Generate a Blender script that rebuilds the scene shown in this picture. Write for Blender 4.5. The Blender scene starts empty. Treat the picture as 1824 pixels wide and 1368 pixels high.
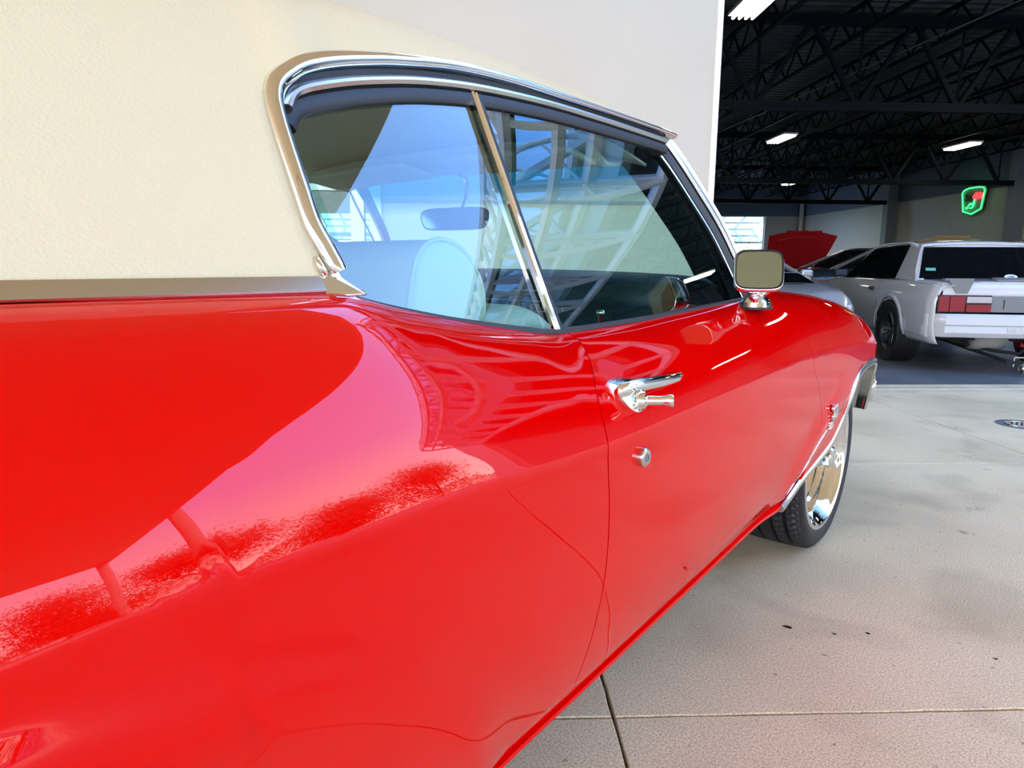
import bpy, bmesh, math, random
import numpy as np
from mathutils import Vector, Matrix
random.seed(4)
PI = math.pi
scn = bpy.context.scene
# ------------------------------------------------------------------ camera
F_PX = 1216.0
PHI = math.radians(37.2); ROLL = .006; CAM_H = 1.06
TH = math.atan((684-470)/F_PX)
fw = Vector((-math.sin(PHI)*math.cos(TH), math.cos(PHI)*math.cos(TH), -math.sin(TH)))
r0 = Vector((math.cos(PHI), math.sin(PHI), 0)); u0 = r0.cross(fw)
rv = r0*math.cos(ROLL)+u0*math.sin(ROLL); uv = -r0*math.sin(ROLL)+u0*math.cos(ROLL)
cam = bpy.data.cameras.new('camera'); camo = bpy.data.objects.new('camera', cam)
scn.collection.objects.link(camo)
cam.sensor_width = 36; cam.lens = 36*F_PX/1824
M = Matrix((rv, uv, -fw)).transposed().to_4x4(); M.translation = Vector((0, 0, CAM_H))
camo.matrix_world = M
cam.clip_start = .02; cam.clip_end = 400
scn.camera = camo
# ------------------------------------------------------------------ sky and sun
w = bpy.data.worlds.new('sky'); scn.world = w; w.use_nodes = True
nt = w.node_tree; nt.nodes.clear()
tc = nt.nodes.new('ShaderNodeTexCoord'); sx = nt.nodes.new('ShaderNodeSeparateXYZ')
nt.links.new(tc.outputs['Generated'], sx.inputs[0])
cr = nt.nodes.new('ShaderNodeValToRGB'); el = cr.color_ramp.elements
el[0].position = 0.0; el[0].color = (.86, .80, .72, 1)
el[1].position = 1.0; el[1].color = (.17, .27, .52, 1)
e = el.new(.14); e.color = (.60, .62, .72, 1)
e = el.new(.32); e.color = (.22, .39, .80, 1)
e = el.new(.55); e.color = (.15, .33, .76, 1)
nt.links.new(sx.outputs['Z'], cr.inputs[0])
bg = nt.nodes.new('ShaderNodeBackground'); bg.inputs[1].default_value = 9.6
nt.links.new(cr.outputs[0], bg.inputs[0])
wo = nt.nodes.new('ShaderNodeOutputWorld'); nt.links.new(bg.outputs[0], wo.inputs[0])
sl = bpy.data.lights.new('sun', 'SUN'); sl.energy = 9.0; sl.angle = .01; sl.color = (1, .90, .74)
so = bpy.data.objects.new('sun', sl); scn.collection.objects.link(so)
SUN_AZ = math.radians(-75); SUN_EL = math.radians(27)
sd = Vector((math.sin(SUN_AZ)*math.cos(SUN_EL), math.cos(SUN_AZ)*math.cos(SUN_EL), math.sin(SUN_EL)))
so.rotation_euler = sd.to_track_quat('Z', 'Y').to_euler()
so.location = (0, 0, 12)
scn.view_settings.view_transform = 'Standard'; scn.view_settings.look = 'None'
scn.view_settings.exposure = 0.36; scn.view_settings.gamma = 1.0
scn.view_settings.use_curve_mapping = False

# ------------------------------------------------------------------ materials
def mat(name, col=(.5, .5, .5), rough=.5, metal=0, coat=0, coat_r=.02, spec=.5, emit=None, es=1.0, trans=0, ior=1.45):
    m = bpy.data.materials.new(name); m.use_nodes = True
    b = m.node_tree.nodes['Principled BSDF']
    b.inputs['Base Color'].default_value = (*col, 1)
    b.inputs['Roughness'].default_value = rough
    b.inputs['Metallic'].default_value = metal
    b.inputs['Coat Weight'].default_value = coat
    b.inputs['Coat Roughness'].default_value = coat_r
    b.inputs['Specular IOR Level'].default_value = spec
    b.inputs['Transmission Weight'].default_value = trans
    b.inputs['IOR'].default_value = ior
    if emit:
        b.inputs['Emission Color'].default_value = (*emit, 1); b.inputs['Emission Strength'].default_value = es
    return m
def N(m, t, **kw):
    n = m.node_tree.nodes.new(t)
    for k, v in kw.items():
        if hasattr(n, k): setattr(n, k, v)
        else: n.inputs[k.replace('_', ' ')].default_value = v
    return n
def L(m, a, b): m.node_tree.links.new(a, b)
def coords(m, kind='Object', scale=(1, 1, 1)):
    c = N(m, 'ShaderNodeTexCoord'); mp = N(m, 'ShaderNodeMapping'); mp.inputs['Scale'].default_value = scale
    L(m, c.outputs[kind], mp.inputs[0]); return mp.outputs[0]
def ramp(m, src, stops):
    r = N(m, 'ShaderNodeValToRGB'); e = r.color_ramp.elements
    e[0].position, e[0].color = stops[0][0], (*stops[0][1], 1)
    e[1].position, e[1].color = stops[-1][0], (*stops[-1][1], 1)
    for p, c in stops[1:-1]:
        x = e.new(p); x.color = (*c, 1)
    L(m, src, r.inputs[0]); return r.outputs[0]
def noise_col(m, stops, scale=5, detail=6, vec=None, rough=.6):
    n = N(m, 'ShaderNodeTexNoise'); n.inputs['Scale'].default_value = scale; n.inputs['Detail'].default_value = detail
    n.inputs['Roughness'].default_value = rough
    if vec is not None: L(m, vec, n.inputs[0])
    else: L(m, coords(m), n.inputs[0])
    c = ramp(m, n.outputs[0], stops); L(m, c, m.node_tree.nodes['Principled BSDF'].inputs['Base Color']); return n
def bump(m, src, strength=.3, dist=.01, prev=None):
    b = N(m, 'ShaderNodeBump'); b.inputs['Strength'].default_value = strength; b.inputs['Distance'].default_value = dist
    L(m, src, b.inputs['Height'])
    if prev is not None: L(m, prev, b.inputs['Normal'])
    L(m, b.outputs[0], m.node_tree.nodes['Principled BSDF'].inputs['Normal']); return b.outputs[0]

RED = mat('red_paint', (.71, .0, .0), .5, 0, 1, .010, .0)
RED.node_tree.nodes['Principled BSDF'].inputs['Coat IOR'].default_value = 1.37
REDIN = mat('red_inner', (.42, .01, .008), .5)
CHROME = mat('chrome', (.86, .85, .84), .05, 1)
SATIN = mat('satin_metal', (.62, .61, .58), .22, 1)
BLACKR = mat('black_rubber', (.012, .013, .015), .45)
BLACKT = mat('black_trim', (.01, .012, .014), .2)
DARK = mat('dark_under', (.01, .01, .01), .9)
TYRE = mat('tire_rubber', (.010, .010, .011), .5)
def schlick(t, f0, k):
    """angle-dependent reflectance that is the same from both sides of a thin pane"""
    ge = t.nodes.new('ShaderNodeNewGeometry'); dp = t.nodes.new('ShaderNodeVectorMath'); dp.operation = 'DOT_PRODUCT'
    t.links.new(ge.outputs['Incoming'], dp.inputs[0]); t.links.new(ge.outputs['Normal'], dp.inputs[1])
    def mth(op, a, b=None):
        n = t.nodes.new('ShaderNodeMath'); n.operation = op; n.use_clamp = op != 'ABSOLUTE'
        for i, v in enumerate((a, b)):
            if v is None: continue
            if isinstance(v, (int, float)): n.inputs[i].default_value = v
            else: t.links.new(v, n.inputs[i])
        return n.outputs[0]
    ab = mth('ABSOLUTE', dp.outputs['Value']); om = mth('SUBTRACT', 1.0, ab); p5 = mth('POWER', om, 5.0)
    m_ = mth('MULTIPLY', p5, 1-f0); ad = mth('ADD', m_, f0); return mth('MULTIPLY', ad, k)
def glassmat(name, tint, k=1.7, refl=(1, 1, 1)):
    m = bpy.data.materials.new(name); m.use_nodes = True; t = m.node_tree; t.nodes.clear()
    o = t.nodes.new('ShaderNodeOutputMaterial'); mx = t.nodes.new('ShaderNodeMixShader')
    tr = t.nodes.new('ShaderNodeBsdfTransparent'); tr.inputs[0].default_value = (*tint, 1)
    gl = t.nodes.new('ShaderNodeBsdfGlossy'); gl.inputs['Roughness'].default_value = 0.0
    gl.inputs[0].default_value = (*refl, 1)
    t.links.new(schlick(t, .045, k), mx.inputs[0])
    t.links.new(tr.outputs[0], mx.inputs[1]); t.links.new(gl.outputs[0], mx.inputs[2])
    t.links.new(mx.outputs[0], o.inputs[0]); return m
GLASS = glassmat('tinted_glass', (.60, .86, .80))
WGLASS = glassmat('pane_glass', (.55, .70, .78), .7)
SKYGLASS = glassmat('door_glass', (.35, .75, .85), 1.6)
DGLASS = mat('dark_glass', (.004, .005, .006), .03, 0, 0, .02, .6)
MIRROR = mat('mirror_glass', (.33, .42, .40), .03, 1)
VINYL = mat('cream_vinyl', (.72, .64, .42), .55, spec=.3)
v = coords(VINYL, 'Object', (1, 1, 1))
vn = N(VINYL, 'ShaderNodeTexVoronoi'); vn.inputs['Scale'].default_value = 260; L(VINYL, v, vn.inputs[0])
n2 = N(VINYL, 'ShaderNodeTexNoise'); n2.inputs['Scale'].default_value = 420; n2.inputs['Detail'].default_value = 3; L(VINYL, v, n2.inputs[0])
n3 = N(VINYL, 'ShaderNodeTexNoise'); n3.inputs['Scale'].default_value = 26; n3.inputs['Detail'].default_value = 2; L(VINYL, v, n3.inputs[0])
b1 = bump(VINYL, vn.outputs[0], .5, .0010); b2 = bump(VINYL, n2.outputs[0], .35, .0010, b1); bump(VINYL, n3.outputs[0], .25, .004, b2)
SEATV = mat('seat_vinyl', (.66, .67, .60), .45)
HEADL = mat('headliner', (.62, .60, .52), .8)
DASH = mat('dash_plastic', (.02, .035, .045), .5)
CONC = mat('concrete', (.4, .38, .35), .85, spec=.2)
cv = coords(CONC, 'Object')
na = N(CONC, 'ShaderNodeTexNoise'); na.inputs['Scale'].default_value = .9; na.inputs['Detail'].default_value = 5; L(CONC, cv, na.inputs[0])
nb = N(CONC, 'ShaderNodeTexNoise'); nb.inputs['Scale'].default_value = 200; nb.inputs['Detail'].default_value = 6; L(CONC, cv, nb.inputs[0])
nc = N(CONC, 'ShaderNodeTexNoise'); nc.inputs['Scale'].default_value = 2.2; nc.inputs['Detail'].default_value = 8; nc.inputs['Distortion'].default_value = .6; L(CONC, cv, nc.inputs[0])
ca = ramp(CONC, na.outputs[0], [(.30, (.62, .50, .31)), (.5, (.78, .63, .395)), (.70, (.88, .71, .455))])
cb = ramp(CONC, nb.outputs[0], [(.34, (.66, .66, .66)), (.5, (.96, .96, .96)), (.66, (1.18, 1.17, 1.15))])
cc = ramp(CONC, nc.outputs[0], [(.34, (.80, .80, .80)), (.48, (1, 1, 1)), (1, (1.05, 1.05, 1.05))])
m1 = N(CONC, 'ShaderNodeMixRGB', blend_type='MULTIPLY'); m1.inputs[0].default_value = 1; L(CONC, ca, m1.inputs[1]); L(CONC, cb, m1.inputs[2])
m2 = N(CONC, 'ShaderNodeMixRGB', blend_type='MULTIPLY'); m2.inputs[0].default_value = .8; L(CONC, m1.outputs[0], m2.inputs[1]); L(CONC, cc, m2.inputs[2])
ns_ = N(CONC, 'ShaderNodeTexNoise'); ns_.inputs['Scale'].default_value = 5.5; ns_.inputs['Detail'].default_value = 3; L(CONC, cv, ns_.inputs[0])
cs_ = ramp(CONC, ns_.outputs[0], [(.22, (.45, .44, .42)), (.29, (1, 1, 1)), (1, (1, 1, 1))])
nf_ = N(CONC, 'ShaderNodeTexNoise'); nf_.inputs['Scale'].default_value = 38; nf_.inputs['Detail'].default_value = 2; L(CONC, cv, nf_.inputs[0])
cf_ = ramp(CONC, nf_.outputs[0], [(.24, (.50, .49, .47)), (.30, (1, 1, 1)), (1, (1, 1, 1))])
m3 = N(CONC, 'ShaderNodeMixRGB', blend_type='MULTIPLY'); m3.inputs[0].default_value = 1; L(CONC, m2.outputs[0], m3.inputs[1]); L(CONC, cs_, m3.inputs[2])
m2 = N(CONC, 'ShaderNodeMixRGB', blend_type='MULTIPLY'); m2.inputs[0].default_value = 1; L(CONC, m3.outputs[0], m2.inputs[1]); L(CONC, cf_, m2.inputs[2])
L(CONC, m2.outputs[0], CONC.node_tree.nodes['Principled BSDF'].inputs['Base Color'])
# broom lines run across the slab
cbv = coords(CONC, 'Object', (2, 190, 2))
nd = N(CONC, 'ShaderNodeTexNoise'); nd.inputs['Scale'].default_value = 1.0; nd.inputs['Detail'].default_value = 2; L(CONC, cbv, nd.inputs[0])
bb = bump(CONC, nb.outputs[0], .30, .0012); bump(CONC, nd.outputs[0], .3, .0010, bb)
SHOP = mat('shop_floor', (.16, .165, .17), .35, spec=.4)
noise_col(SHOP, [(.3, (.10, .11, .12)), (.5, (.16, .17, .18)), (.7, (.22, .225, .23))], 1.3)
WHITE = mat('white_wall', (.80, .81, .82), .6)
noise_col(WHITE, [(.3, (.49, .475, .415)), (.7, (.52, .505, .445))], .8)
FRAMEW = mat('white_frame', (.78, .80, .80), .4)
INWALL = mat('inner_wall', (.40, .41, .40), .42, spec=.5)
noise_col(INWALL, [(.3, (.34, .35, .35)), (.7, (.44, .44, .42))], .35)
BLUEWALL = mat('blue_band', (.10, .14, .20), .6)
STEEL = mat('blue_black_steel', (.003, .005, .009), .65, spec=.12)
DECK = mat('deck_metal', (.03, .033, .036), .6, .2)
COLUMN = mat('column_paint', (.13, .15, .17), .5)
TAN = mat('tan_soffit', (.75, .52, .28), .85)
noise_col(TAN, [(.3, (.72, .50, .27)), (.7, (.80, .57, .32))], .6)
TUBE = mat('tube_light', (1, 1, 1), .5, emit=(1, .95, .72), es=16)
BARK = mat('bark', (.16, .10, .06), .9); noise_col(BARK, [(.3, (.10, .07, .04)), (.7, (.22, .15, .09))], 8)
LEAF = mat('leaf', (.10, .13, .03), .6); noise_col(LEAF, [(.3, (.07, .09, .02)), (.7, (.20, .17, .05))], 1.2)
SEAMM = mat('seam', (.05, .05, .05), .8)
SILVER = mat('silver_paint', (.62, .64, .66), .3, .3, 1, .03)
WPAINT = mat('white_paint', (.52, .52, .51), .35, 0, 1, .03)
BLKP = mat('black_paint', (.012, .014, .016), .3, 0, 1, .03)
REDP = mat('dark_red_paint', (.34, .008, .012), .35, 0, 1, .03)
TANP = mat('tan_paint', (.35, .25, .12), .4)
LENSR = mat('red_lens', (.22, .006, .012), .12, spec=.7)
LENSC = mat('clear_lens', (.42, .38, .36), .12, spec=.8)
NEONG = mat('green_neon', (0, .3, .05), .4, emit=(.03, 1, .18), es=3.2)
NEONR = mat('red_neon', (.3, 0, 0), .4, emit=(1, .015, .02), es=4.5)
GREY = mat('grey_plastic', (.16, .165, .165), .5)

# ------------------------------------------------------------------ helpers
COL = scn.collection
def mesh(name, verts, faces, m, parent=None, smooth=False, mats=None, fmat=None):
    me = bpy.data.meshes.new(name); me.from_pydata([tuple(v) for v in verts], [], faces); me.validate(); me.update()
    ms = mats or [m]
    for x in ms: me.materials.append(x)
    if fmat: me.polygons.foreach_set('material_index', fmat)
    if smooth: me.polygons.foreach_set('use_smooth', [True]*len(me.polygons))
    o = bpy.data.objects.new(name, me); COL.objects.link(o)
    if parent is not None:
        o.parent = parent; o.matrix_parent_inverse = Matrix.Identity(4)
    return o
def tag(o, label=None, cat=None, group=None, kind=None):
    if label: o['label'] = label
    if cat: o['category'] = cat
    if group: o['group'] = group
    if kind: o['kind'] = kind
    return o
def empty(name, loc=(0, 0, 0), rz=0, parent=None):
    o = bpy.data.objects.new(name, None); COL.objects.link(o); o.location = loc; o.rotation_euler = (0, 0, rz)
    o.empty_display_size = .2
    if parent is not None: o.parent = parent
    return o
def setparent(o, p):
    o.parent = p; o.matrix_parent_inverse = Matrix.Identity(4); return o
BOXF = [(0, 3, 2, 1), (4, 5, 6, 7), (0, 1, 5, 4), (1, 2, 6, 5), (2, 3, 7, 6), (3, 0, 4, 7)]
def boxgeo(c, s, M=None):
    x, y, z = c; a, b, h = s[0]/2, s[1]/2, s[2]/2
    V = [Vector((x+i*a, y+j*b, z+k*h)) for k in (-1, 1) for i, j in ((-1, -1), (1, -1), (1, 1), (-1, 1))]
    if M is not None: V = [M @ p for p in V]
    return V, BOXF
class G:
    def __init__(s): s.v = []; s.f = []
    def add(s, V, Fc):
        n = len(s.v); s.v += list(V); s.f += [tuple(i+n for i in f) for f in Fc]; return s
    def box(s, c, sz, M=None): return s.add(*boxgeo(c, sz, M))
    def bar(s, p, q, w, h=None, up=Vector((0, 0, 1))):
        p, q = Vector(p), Vector(q); h = h or w; d = (q-p)
        if d.length < 1e-6: return s
        d.normalize(); up = Vector(up)
        if abs(d.dot(up)) > .98: up = Vector((1, 0, 0))
        a = d.cross(up).normalized(); b = a.cross(d).normalized()
        V = [c+a*(i*w/2)+b*(j*h/2) for c in (p, q) for i, j in ((-1, -1), (1, -1), (1, 1), (-1, 1))]
        return s.add(V, [(0, 3, 2, 1), (4, 5, 6, 7), (0, 1, 5, 4), (1, 2, 6, 5), (2, 3, 7, 6), (3, 0, 4, 7)])
    def tube(s, pts, r, n=8, cap=True):
        pts = [Vector(p) for p in pts]; rs = r if isinstance(r, (list, tuple)) else [r]*len(pts)
        V = []; Fc = []; a = None
        for i, p in enumerate(pts):
            d = (pts[min(i+1, len(pts)-1)]-pts[max(i-1, 0)]).normalized()
            if a is None:
                a = d.cross(Vector((0, 0, 1)) if abs(d.z) < .9 else Vector((1, 0, 0))).normalized()
            a = (a-d*a.dot(d)).normalized(); b = d.cross(a)
            V += [p+(a*math.cos(2*PI*k/n)+b*math.sin(2*PI*k/n))*rs[i] for k in range(n)]
        for i in range(len(pts)-1):
            for k in range(n):
                Fc.append((i*n+k, i*n+(k+1) % n, (i+1)*n+(k+1) % n, (i+1)*n+k))
        if cap: Fc += [tuple(range(n))[::-1], tuple((len(pts)-1)*n+k for k in range(n))]
        return s.add(V, Fc)
    def lathe(s, prof, n=48, M=None, close=False):
        """prof: (radius, height) turned about local Z"""
        V = []; Fc = []; k = len(prof)
        for j in range(n):
            c, d = math.cos(2*PI*j/n), math.sin(2*PI*j/n)
            V += [Vector((r*c, r*d, h)) for r, h in prof]
        m_ = k if close else k-1
        for j in range(n):
            for i in range(m_):
                Fc.append((j*k+i, ((j+1) % n)*k+i, ((j+1) % n)*k+(i+1) % k, j*k+(i+1) % k))
        if M is not None: V = [M @ p for p in V]
        return s.add(V, Fc)
    def prism(s, poly, h, M=None):
        n = len(poly); V = [Vector((x, y, 0)) for x, y in poly]+[Vector((x, y, h)) for x, y in poly]
        if M is not None: V = [M @ p for p in V]
        return s.add(V, [tuple(range(n))[::-1], tuple(range(n, 2*n))]+[(i, (i+1) % n, n+(i+1) % n, n+i) for i in range(n)])
    def grid(s, rows):
        n = len(rows[0]); V = [p for r_ in rows for p in r_]
        Fc = [(i*n+j, i*n+j+1, (i+1)*n+j+1, (i+1)*n+j) for i in range(len(rows)-1) for j in range(n-1)]
        return s.add(V, Fc)
    def sweep(s, pts, prof, nrm, closed_prof=True):
        """prof: (a,b), a along nrm, b along nrm x tangent"""
        pts = [Vector(p) for p in pts]; nr = nrm if isinstance(nrm, list) else [nrm]*len(pts)
        k = len(prof); V = []; Fc = []
        for i, p in enumerate(pts):
            d = (pts[min(i+1, len(pts)-1)]-pts[max(i-1, 0)]).normalized()
            n_ = Vector(nr[i]); n_ = (n_-d*n_.dot(d)).normalized(); b = n_.cross(d)
            V += [p+n_*x+b*y for x, y in prof]
        e = k if closed_prof else k-1
        for i in range(len(pts)-1):
            for j in range(e):
                Fc.append((i*k+j, i*k+(j+1) % k, (i+1)*k+(j+1) % k, (i+1)*k+j))
        if closed_prof: Fc += [tuple(range(k))[::-1], tuple((len(pts)-1)*k+j for j in range(k))]
        return s.add(V, Fc)
    def make(s, name, m, parent=None, smooth=False, bev=0, solid=0, fix=True, auto=None, out=None, split=False):
        o = mesh(name, s.v, s.f, m, parent, smooth)
        if fix:
            bm = bmesh.new(); bm.from_mesh(o.data); bmesh.ops.recalc_face_normals(bm, faces=bm.faces); bm.to_mesh(o.data); bm.free()
        if out is not None:
            ov = Vector(out); tot = sum(p.area*p.normal.dot(ov) for p in o.data.polygons)
            if tot < 0: o.data.flip_normals()
        if auto is not None:
            o.data.polygons.foreach_set('use_smooth', [True]*len(o.data.polygons)); o.data.set_sharp_from_angle(angle=auto)
        if solid:
            md = o.modifiers.new('thickness', 'SOLIDIFY'); md.thickness = abs(solid); md.offset = -1 if solid > 0 else 1
        if split:
            md = o.modifiers.new('crisp edge', 'EDGE_SPLIT'); md.split_angle = math.radians(48)
        if bev:
            md = o.modifiers.new('edge', 'BEVEL'); md.width = bev; md.segments = 2; md.limit_method = 'ANGLE'
        return o
def smoothpath(pts, k=6):
    """Catmull-Rom through 3D points"""
    P = [Vector(p) for p in pts]; out = []
    for i in range(len(P)-1):
        a, b, c, d = P[max(i-1, 0)], P[i], P[i+1], P[min(i+2, len(P)-1)]
        for j in range(k):
            t = j/k
            out.append(.5*((2*b)+(c-a)*t+(2*a-5*b+4*c-d)*t*t+(3*b-a-3*c+d)*t**3))
    out.append(P[-1]); return out
def sp(pts):
    P = sorted(pts); xs = [p[0] for p in P]; ys = [p[1] for p in P]; n = len(P)
    h = [xs[i+1]-xs[i] for i in range(n-1)]; d = [(ys[i+1]-ys[i])/h[i] for i in range(n-1)]; m_ = [0]*n
    for i in range(1, n-1):
        if d[i-1]*d[i] > 0:
            w1 = 2*h[i]+h[i-1]; w2 = h[i]+2*h[i-1]; m_[i] = (w1+w2)/(w1/d[i-1]+w2/d[i])
    m_[0] = d[0]; m_[-1] = d[-1]
    def f(x):
        if x <= xs[0]: return ys[0]+m_[0]*(x-xs[0])
        if x >= xs[-1]: return ys[-1]+m_[-1]*(x-xs[-1])
        i = 0
        while xs[i+1] < x: i += 1
        t = (x-xs[i])/h[i]
        return ((1+2*t)*(1-t)**2*ys[i]+t*(1-t)**2*h[i]*m_[i]+t*t*(3-2*t)*ys[i+1]+t*t*(t-1)*h[i]*m_[i+1])
    return f
# building frame: a runs along the facade, b into the hall
AB = math.radians(39.5); TV = Vector((math.cos(AB), math.sin(AB), 0)); DV = Vector((-math.sin(AB), math.cos(AB), 0))
def B(a, b, z=0): return TV*a+DV*b+Vector((0, 0, z))
MB = Matrix.Rotation(AB, 4, 'Z')
def bbox_(g, a0, a1, b0, b1, z0, z1): return g.box(((a0+a1)/2, (b0+b1)/2, (z0+z1)/2), (a1-a0, b1-b0, z1-z0), MB)
def clone(o, parent, M_):
    c = o.copy(); COL.objects.link(c); c.parent = parent; c.matrix_parent_inverse = Matrix.Identity(4); c.matrix_basis = M_; return c

# ================================================================== SETTING
# concrete apron: slabs with sawn joints, set in a bed
ground = G().box((0, 0, -.16), (160, 160, .2)).make('ground', mat('asphalt', (.33, .31, .28), .9), None); tag(ground, kind='structure')
GB = B(0, 0); bed = G(); bbox_(bed, -14, 20, -12, 5.76, -.10, -.045); floor = bed.make('floor', mat('joint_fill', (.02, .02, .02), .9)); tag(floor, kind='structure')
As = [-13.7, -10.9, -8.1, -5.3, -2.5, .305, 3.1, 5.9, 8.7, 11.5, 14.3, 17.1, 19.9]
Bs = [-10.8, -8.75, -6.7, -4.65, -2.6, -.6, 1.45, 3.5, 5.55]
for i in range(len(As)-1):
    for j in range(len(Bs)-1):
        g = G(); jw = .0045
        # slightly ragged joint edges
        a0, a1, b0, b1 = As[i]+jw, As[i+1]-jw, Bs[j]+jw*.6, Bs[j+1]-jw*.6
        near = (abs(a0) < 4 and -1 < b0 < 4)
        n_ = 40 if near else 1
        ring = []
        for (p, q) in (((a0, b0), (a1, b0)), ((a1, b0), (a1, b1)), ((a1, b1), (a0, b1)), ((a0, b1), (a0, b0))):
            for k in range(n_):
                t = k/n_; x = p[0]+(q[0]-p[0])*t; y = p[1]+(q[1]-p[1])*t
                if k and near:
                    x += random.uniform(-1, 1)*.0016*(p[0] == q[0]); y += random.uniform(-1, 1)*.0016*(p[1] == q[1])
                ring.append((x, y))
        nn = len(ring)
        V = [MB @ Vector((x, y, -.05)) for x, y in ring]+[MB @ Vector((x, y, -.003)) for x, y in ring]+\
            [MB @ Vector((x+(.003 if x < (a0+a1)/2 else -.003), y+(.003 if y < (b0+b1)/2 else -.003), 0)) for x, y in ring]
        Fc = [(k, (k+1) % nn, nn+(k+1) % nn, nn+k) for k in range(nn)]+[(nn+k, nn+(k+1) % nn, 2*nn+(k+1) % nn, 2*nn+k) for k in range(nn)]
        Fc.append(tuple(2*nn+k for k in range(nn)))
        g.add(V, Fc); g.make('floor_slab', CONC, floor, fix=False)
bs = G(); bbox_(bs, -14, 20, 5.56, 5.97, -.05, .0); bs.make('threshold_strip', CONC, floor)
st = G(); bbox_(st, -14, 20, 5.735, 5.76, -.04, .006); st.make('door_sill', mat('sill_metal', (.6, .6, .58), .4, .6), floor)
hf = G(); bbox_(hf, -14, 17.8, 5.97, 38.2, -.06, .0); hall_floor = hf.make('floor_hall', SHOP, None); tag(hall_floor, kind='structure')
# facade
FB = 5.75
g = G(); bbox_(g, -.88, 1.876, FB, FB+.22, 0, 5.6); wl = g.make('wall_front', WHITE); tag(wl, kind='structure')
g = G(); bbox_(g, 1.84, 1.885, FB-.012, FB+.23, 0, 5.6); g.make('corner_trim', FRAMEW, wl)
g = G(); bbox_(g, -.88, 1.84, FB-.012, FB, 1.545, 1.572); g.make('panel_joint', mat('joint_grey', (.28, .30, .31), .6), wl)
g = G(); bbox_(g, -.90, -.84, FB-.03, FB, 0, 2.62); g.make('edge_batten', FRAMEW, wl)
g = G(); bbox_(g, 1.885, 18, FB, FB+.22, 4.75, 5.6); wh = g.make('wall_header', WHITE); tag(wh, kind='structure')
g = G(); bbox_(g, 17.7, 20.5, FB, FB+.22, 0, 5.6); wr = g.make('wall_front_right', WHITE); tag(wr, kind='structure')
g = G(); bbox_(g, -14, -4.1, FB, FB+.22, 0, 5.6); bbox_(g, -4.1, -.88, FB, FB+.22, 0, .55); bbox_(g, -4.1, -.88, FB, FB+.22, 2.62, 5.6)
wll = g.make('wall_front_left', WHITE); tag(wll, kind='structure')
# window bays: each a frame with its mullions and panes
for n_, (a0, a1) in enumerate(((-1.62, -.88), (-2.42, -1.70), (-3.22, -2.50), (-4.02, -3.30))):
    f = G()
    for x0, x1, z0, z1 in ((a0, a1, .55, .63), (a0, a1, 2.54, 2.62), (a0, a0+.06, .63, 2.54), (a1-.06, a1, .63, 2.54), (a1-.22, a1-.11, .63, 2.54)):
        bbox_(f, x0, x1, FB+.04, FB+.12, z0, z1)
    for z0 in (1.64,): bbox_(f, a0, a1, FB+.035, FB+.125, z0, z0+.10)
    wn = f.make('window_%d' % (n_+1), FRAMEW, None, bev=.004); tag(wn, kind='structure')
    for z0, z1 in ((.63, 1.64), (1.74, 2.54)):
        for x0, x1 in ((a0+.06, a1-.22), (a1-.11, a1-.06)):
            p = G(); bbox_(p, x0, x1, FB+.078, FB+.084, z0, z1); p.make('pane', WGLASS, wn)
    p = G(); bbox_(p, a0-.08, a0, FB, FB+.2, .55, 2.62); p.make('post', FRAMEW, wn)
g = G(); g.tube([B(-3.9, FB+.6, 1.31), B(-.9, FB+.6, 1.31)], .015, 8); rl_ = g.make('grab_rail', SATIN); tag(rl_, 'thin metal rail running behind the white framed windows', 'rail')
for x in (-3.9, -2.4, -.92): G().tube([B(x, FB+.6, 0), B(x, FB+.6, 1.31)], .015, 8).make('rail_post', SATIN, rl_)
# hall walls
g = G(); bbox_(g, 17.5, 17.7, FB+.22, 38, 0, 4.22); wri = g.make('wall_right', INWALL); tag(wri, kind='structure')
g = G(); bbox_(g, 17.5, 17.7, FB+.22, 38, 3.72, 7.0); g.v = [v+Vector((0, 0, 0)) for v in g.v]
g2 = G(); bbox_(g2, 17.485, 17.5, FB+.22, 38, 3.72, 7.0); g.make('upper_panel', BLUEWALL, wri); g2.make('upper_band', BLUEWALL, wri)  # wall turns dark blue above this height
g = G(); bbox_(g, -14, -13.8, FB+.22, 38, 0, 7); wli = g.make('wall_left', INWALL); tag(wli, kind='structure')
g = G()
DO = ((12.1, 15.45), (-8.9, -5.65))     # far door openings
bbox_(g, 15.45, 17.5, 38, 38.2, 0, 3.72); bbox_(g, -5.65, 12.1, 38, 38.2, 0, 3.72); bbox_(g, -14, -8.9, 38, 38.2, 0, 3.72)
wb = g.make('wall_back', INWALL); tag(wb, kind='structure')
g = G(); bbox_(g, -14, 17.5, 37.98, 38.2, 3.72, 7); g.make('upper_band', BLUEWALL, wb)
# roof deck: ribs running across the hall
g = G(); rows = []
bb_ = 5.5; zz = [5.30, 5.30, 5.36, 5.36]; k = 0
while bb_ < 38.4:
    z = zz[k % 4]
    rows.append([B(-14, bb_, z), B(17.8, bb_, z)]); bb_ += (.09, .03, .09, .03)[k % 4]; k += 1
g.grid(rows); ceiling = g.make('ceiling', DECK, fix=False); tag(ceiling, kind='structure')
g = G(); bbox_(g, -14.3, 20.5, FB-.1, 38.4, 5.55, 5.68); rf = g.make('roof', mat('roof_sheet', (.6, .6, .6), .6)); tag(rf, kind='structure')
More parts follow.
